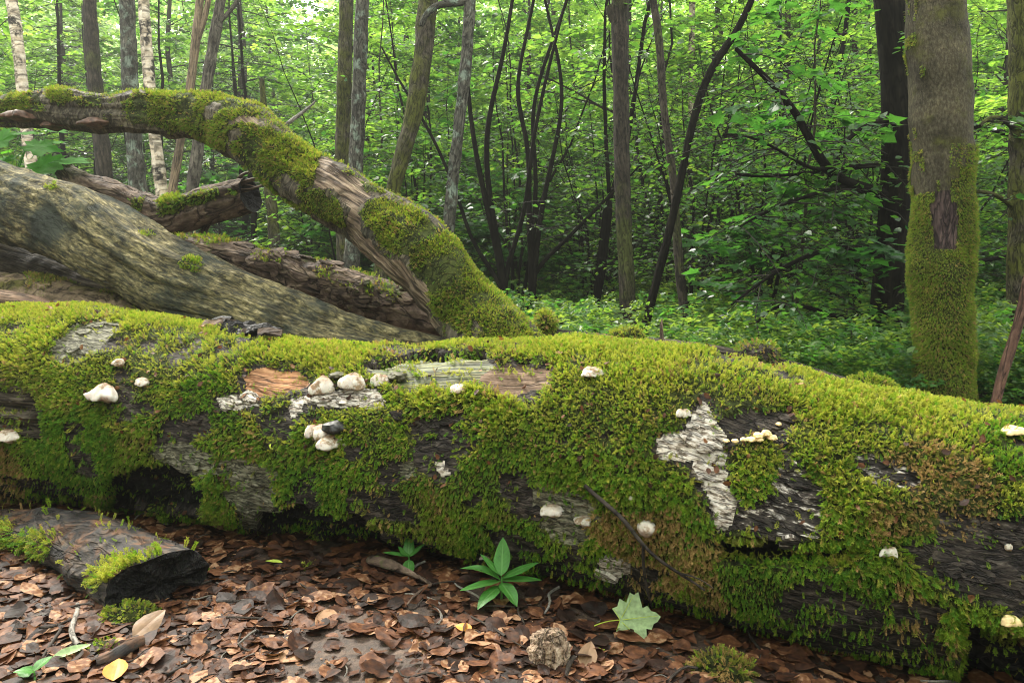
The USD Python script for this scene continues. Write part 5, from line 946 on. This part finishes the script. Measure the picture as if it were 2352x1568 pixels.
# ------------------------------------------------------------------ forest: undergrowth, saplings and trees
KINDS = {
 'beech_sapling': ('slender beech sapling with flat layered sprays in the understorey', 'tree', 'beech saplings in the understorey', [dict(seed=s, H=h, r0=.03, first=.12, nb=30, blen=1.8, leaf=.105, shape=BEECH, elev=(-5, 22), droop=.18, per_twig=13, twig_gap=.10, flat=.28) for s, h in ((11, 4.6), (12, 5.6), (13, 3.6))], 'trunk_brown', ('leaf_beech', 'leaf_bright', 'leaf_beech')),
 'maple_sapling': ('young sycamore maple with broad lobed leaves in the understorey', 'tree', 'young maples in the understorey', [dict(seed=s, H=h, r0=.026, first=.1, nb=26, blen=1.4, leaf=.16, shape=MAPLE, elev=(0, 30), droop=.15, per_twig=8, twig_gap=.14, stems=st, flat=.35) for s, h, st in ((21, 4.0, 1), (22, 3.0, 2))], 'trunk_brown', ('leaf_maple', 'leaf_maple')),
 'hazel_bush': ('many-stemmed leafy hazel bush filling the understorey', 'bush', 'hazel bushes in the understorey', [dict(seed=s, H=h, r0=.02, first=.1, nb=44, blen=1.2, leaf=.11, shape=BEECH, elev=(0, 40), per_twig=11, twig_gap=.11, stems=5, spread=.3, flat=.32) for s, h in ((31, 3.2), (32, 2.4))], 'trunk_black', ('leaf_beech', 'leaf_bright')),
 'forest_tree': ('tall thin forest tree with leafy sprays, part of the wood all round', 'tree', 'tall forest trees of the surrounding wood', [dict(seed=s, H=h, r0=.10, first=.06, nb=56, blen=2.7, leaf=.16, shape=BEECH, elev=(-10, 30), droop=.15, per_twig=10, twig_gap=.17, flat=.38) for s, h in ((41, 12.0), (42, 13.0), (43, 10.5))], 'trunk_brown', ('leaf_beech', 'leaf_bright', 'leaf_bright')),
 'pole_tree': ('thin dark pole-like young tree, bare below and leafy above', 'tree', 'thin pole trees in the understorey', [dict(seed=s, H=h, r0=.045, first=.32, nb=24, blen=1.5, leaf=.10, shape=BEECH, elev=(15, 55), droop=.1, per_twig=6, twig_gap=.2, flat=.4, wiggle=.10, stems=st, spread=.12) for s, h, st in ((61, 8.0, 1), (62, 7.0, 2), (63, 9.0, 1))], 'trunk_black', ('leaf_bright', 'leaf_beech', 'leaf_bright')),
 'twiggy_bush': ('tangle of fine dark branches with few leaves', 'bush', 'twiggy tangles in the understorey', [dict(seed=s, H=h, r0=.028, first=.08, nb=44, blen=1.9, leaf=.075, shape=BEECH, elev=(0, 45), droop=.2, per_twig=3, twig_gap=.13, flat=.35, stems=st, spread=.35, wiggle=.09) for s, h, st in ((71, 3.6, 3), (72, 4.4, 4))], 'trunk_black', ('leaf_beech', 'leaf_beech')),
 'spruce': ('dark young spruce standing behind the trunks on the left', 'tree', 'dark young spruces on the left', [dict(seed=51, H=5.5, r0=.06, first=.05, nb=70, blen=1.5, leaf=.07, shape=NEEDLE, elev=(-20, 5), droop=.1, per_twig=16, twig_gap=.12, flat=.6)], 'trunk_black', ('leaf_spruce',)),
}
rng = np.random.default_rng(1000); SRC = {}; counts = {}
def plant(kind, v, x, y, s, dz=-.05):
    PLANTED.append((kind, x, y))
    lb, cat, grp, specs, wood, lv = KINDS[kind]
    loc, rz = (x, y, float(zg(x, y)) + dz), rng.uniform(0, 360)
    if (kind, v) not in SRC:
        SRC[(kind, v)], n = plant_kind(kind, lb, cat, grp, specs[v], M[wood], M[lv[v]], loc, rz, s); counts[(kind, v)] = n; pr_ = SRC[(kind, v)]
    else: pr_ = thing(kind, lb, cat, loc, rz, s, grp, source=SRC[(kind, v)])
    PLANTED[-1] += (pr_,)
taken = []; PLANTED = []
def free(x, y, d):
    if any((x - a_) ** 2 + (y - b_) ** 2 < d * d for a_, b_ in taken): return False
    taken.append((x, y)); return True
def scatter(kind, n, y0, y1, gap, smin=.8, smax=1.2, half=.74, cond=None, power=1.0):
    done = tries = 0
    while done < n and tries < n * 60:
        tries += 1; y = y0 + (y1 - y0) * rng.random() ** power; x = rng.uniform(-half, half) * y
        if cond and not cond(x, y): continue
        pxx = CX + FPX * x / y
        if y < (12.6 if pxx < 560 else 10.6 if pxx < 1090 else 10.2 if pxx < 1330 else 9.7 if pxx < 1660 else 7.4 if pxx < 1880 else 8.8): continue
        if not free(x, y, gap): continue
        plant(kind, int(rng.integers(0, len(KINDS[kind][3]))), x, y, rng.uniform(smin, smax)); done += 1
    return done
scatter('spruce', 7, 11, 17, 1.2, .8, 1.2, cond=lambda x, y: -.62 < x / y < -.32)
scatter('forest_tree', 62, 15, 36, 1.5, .85, 1.2)
scatter('pole_tree', 40, 10, 32, .8, .8, 1.25)
scatter('twiggy_bush', 26, 8.5, 14, .8, .7, 1.1, cond=lambda x, y: .08 < x / y < .6)
scatter('twiggy_bush', 26, 10, 22, .9, .8, 1.2)
for k in range(34):      # the wood goes on out of view; added to cut frontal sky light
    b_ = math.radians(62 + 236 * (k + .5) / 34 + rng.uniform(-3, 3)); d_ = rng.uniform(7.5, 15); xx, yy = d_ * math.sin(b_), d_ * math.cos(b_)
    if free(xx, yy, 1.4): plant('forest_tree', int(rng.integers(0, 3)), xx, yy, rng.uniform(.85, 1.1))
scatter('beech_sapling', 72, 8.5, 30, .85, .7, 1.15, power=1.4)
scatter('maple_sapling', 4, 7.5, 9.0, .8, .8, 1.0, cond=lambda x, y: .285 < x / y < .375)
scatter('maple_sapling', 42, 7.5, 24, .75, .6, 1.1, power=1.5)
scatter('hazel_bush', 44, 9.5, 28, .9, .6, 1.1, power=1.3)
# low plants covering the forest floor, beyond counting
protos, UG = [], []
for k, (shape, lf) in enumerate(((BEECH, 'leaf_beech'), (MAPLE, 'leaf_maple'), (BEECH, 'leaf_beech'))):
    _, (bv, bf, bu), (lv, lf_, lt), n = grow(seed=60 + k, H=.75, r0=.008, first=.1, nb=14, blen=.45, leaf=.062, shape=shape, elev=(10, 50), per_twig=8, stems=3, spread=.3, twig_gap=.09, flat=.4)
    protos.append((lv, lf_, M[lf], None)); UG.append(np.clip(lt + .15, 0, 1))
n = 5200; y = 5.6 + 30 * rng.random(n) ** 1.6; x = rng.uniform(-.8, .8, n) * y
pi = instancer('undergrowth', protos, None, np.stack([x, y, zg(x, y) - .03], -1), Rotation.from_euler('z', rng.uniform(0, 6.28, n)).as_quat(), rng.uniform(.35, .95, n), rng.integers(0, 3, n), label='low green plants and seedlings covering the forest floor behind the logs', cat='undergrowth')
for k in range(3): UsdGeom.PrimvarsAPI(stage.GetPrimAtPath(str(pi.GetPath()) + f'/shapes/shape_{"abc"[k]}')).CreatePrimvar('tone', Sdf.ValueTypeNames.FloatArray, 'vertex').Set(Vt.FloatArray.FromNumpy(UG[k].astype(np.float32)))
# every repeated plant gets a label of its own: which one of its kind it is between two trunks that can be found
MARKS = [(-1e9, 'left edge'), (60, 'corner birch'), (236, 'dark left trunk'), (350, 'second birch'), (445, 'leaning grey trunk'), (800, 'paired mossy trunks'), (930, 'curved mossy trunk'), (1045, 'slender trunk'), (1160, 'left stem clump'), (1235, 'right stem clump'), (1432, 'stubbed trunk'), (1550, 'thin stems'), (2045, 'black tree'), (2165, 'big mossy trunk'), (2342, 'right edge tree'), (1e9, 'right edge')]
SHORT = {'beech_sapling': 'beech sapling', 'maple_sapling': 'young maple', 'hazel_bush': 'hazel bush', 'forest_tree': 'tall forest tree', 'spruce': 'dark young spruce', 'pole_tree': 'thin pole tree', 'twiggy_bush': 'twiggy tangle'}
ORD = ['nearest', 'second nearest', 'third nearest', 'fourth nearest', 'fifth nearest', 'sixth nearest', 'seventh nearest', 'eighth nearest', 'ninth nearest', 'tenth nearest', 'eleventh nearest', 'twelfth nearest', 'thirteenth nearest', 'fourteenth nearest', 'fifteenth nearest', 'sixteenth nearest', 'seventeenth nearest', 'eighteenth nearest', 'nineteenth nearest', 'twentieth nearest']
slots = {}
for kind, x, y, pr_ in PLANTED:
    px = CX + FPX * x / y if y > 0 else None
    if px is None or not -150 < px < 2500: tag(pr_, 'tall forest tree standing beside or behind the viewpoint', group='trees round the viewpoint'); continue
    k = max(i for i, m_ in enumerate(MARKS) if m_[0] <= px); slots.setdefault((kind, k), []).append((math.hypot(x, y), pr_))
for (kind, k), items in slots.items():
    items.sort(key=lambda i_: i_[0])
    for j, (_, pr_) in enumerate(items):
        o_ = ORD[j] if j < len(ORD) else 'farthest'
        where_ = f'left of the {MARKS[k + 1][1]}' if k == 0 else f'right of the {MARKS[k][1]}' if k >= len(MARKS) - 2 else f'between the {MARKS[k][1]} and the {MARKS[k + 1][1]}'
        tag(pr_, f'{SHORT[kind]}, {o_ if len(items) > 1 else "the only one"} {where_}')
# the far wood that reads as one mass
protos = []
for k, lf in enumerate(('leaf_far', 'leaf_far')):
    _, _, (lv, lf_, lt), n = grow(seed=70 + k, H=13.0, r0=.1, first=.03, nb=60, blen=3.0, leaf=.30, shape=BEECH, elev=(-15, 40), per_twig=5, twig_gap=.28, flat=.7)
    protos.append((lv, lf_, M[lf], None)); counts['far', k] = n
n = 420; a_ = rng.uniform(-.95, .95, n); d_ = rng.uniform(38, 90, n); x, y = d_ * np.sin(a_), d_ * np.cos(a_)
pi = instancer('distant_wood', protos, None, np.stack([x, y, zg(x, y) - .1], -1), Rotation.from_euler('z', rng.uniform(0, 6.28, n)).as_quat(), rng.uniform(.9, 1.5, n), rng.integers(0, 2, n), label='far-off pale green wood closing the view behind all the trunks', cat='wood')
for k in range(2): UsdGeom.PrimvarsAPI(stage.GetPrimAtPath(str(pi.GetPath()) + f'/shapes/shape_{"abc"[k]}')).CreatePrimvar('tone', Sdf.ValueTypeNames.FloatArray, 'vertex').Set(Vt.FloatArray.FromNumpy(np.random.default_rng(5).random(len(protos[k][0])).astype(np.float32)))
print('kinds', counts, 'placed', len(taken))

# ------------------------------------------------------------------ the damp air between the trees
hm = usdkit.material(stage, L + 'haze', {"v": ("principled_volume", {"color": (.95, .97, .88), "density": .0013, "anisotropy": .6})}, volume="v.volume")
hz = trimesh.creation.box((940, 940, 62)); hz.apply_translation((0, 0, 24)); tag(put('haze', hz.vertices, hz.faces, hm), 'faint damp haze hanging between the trees', 'haze', kind='stuff')
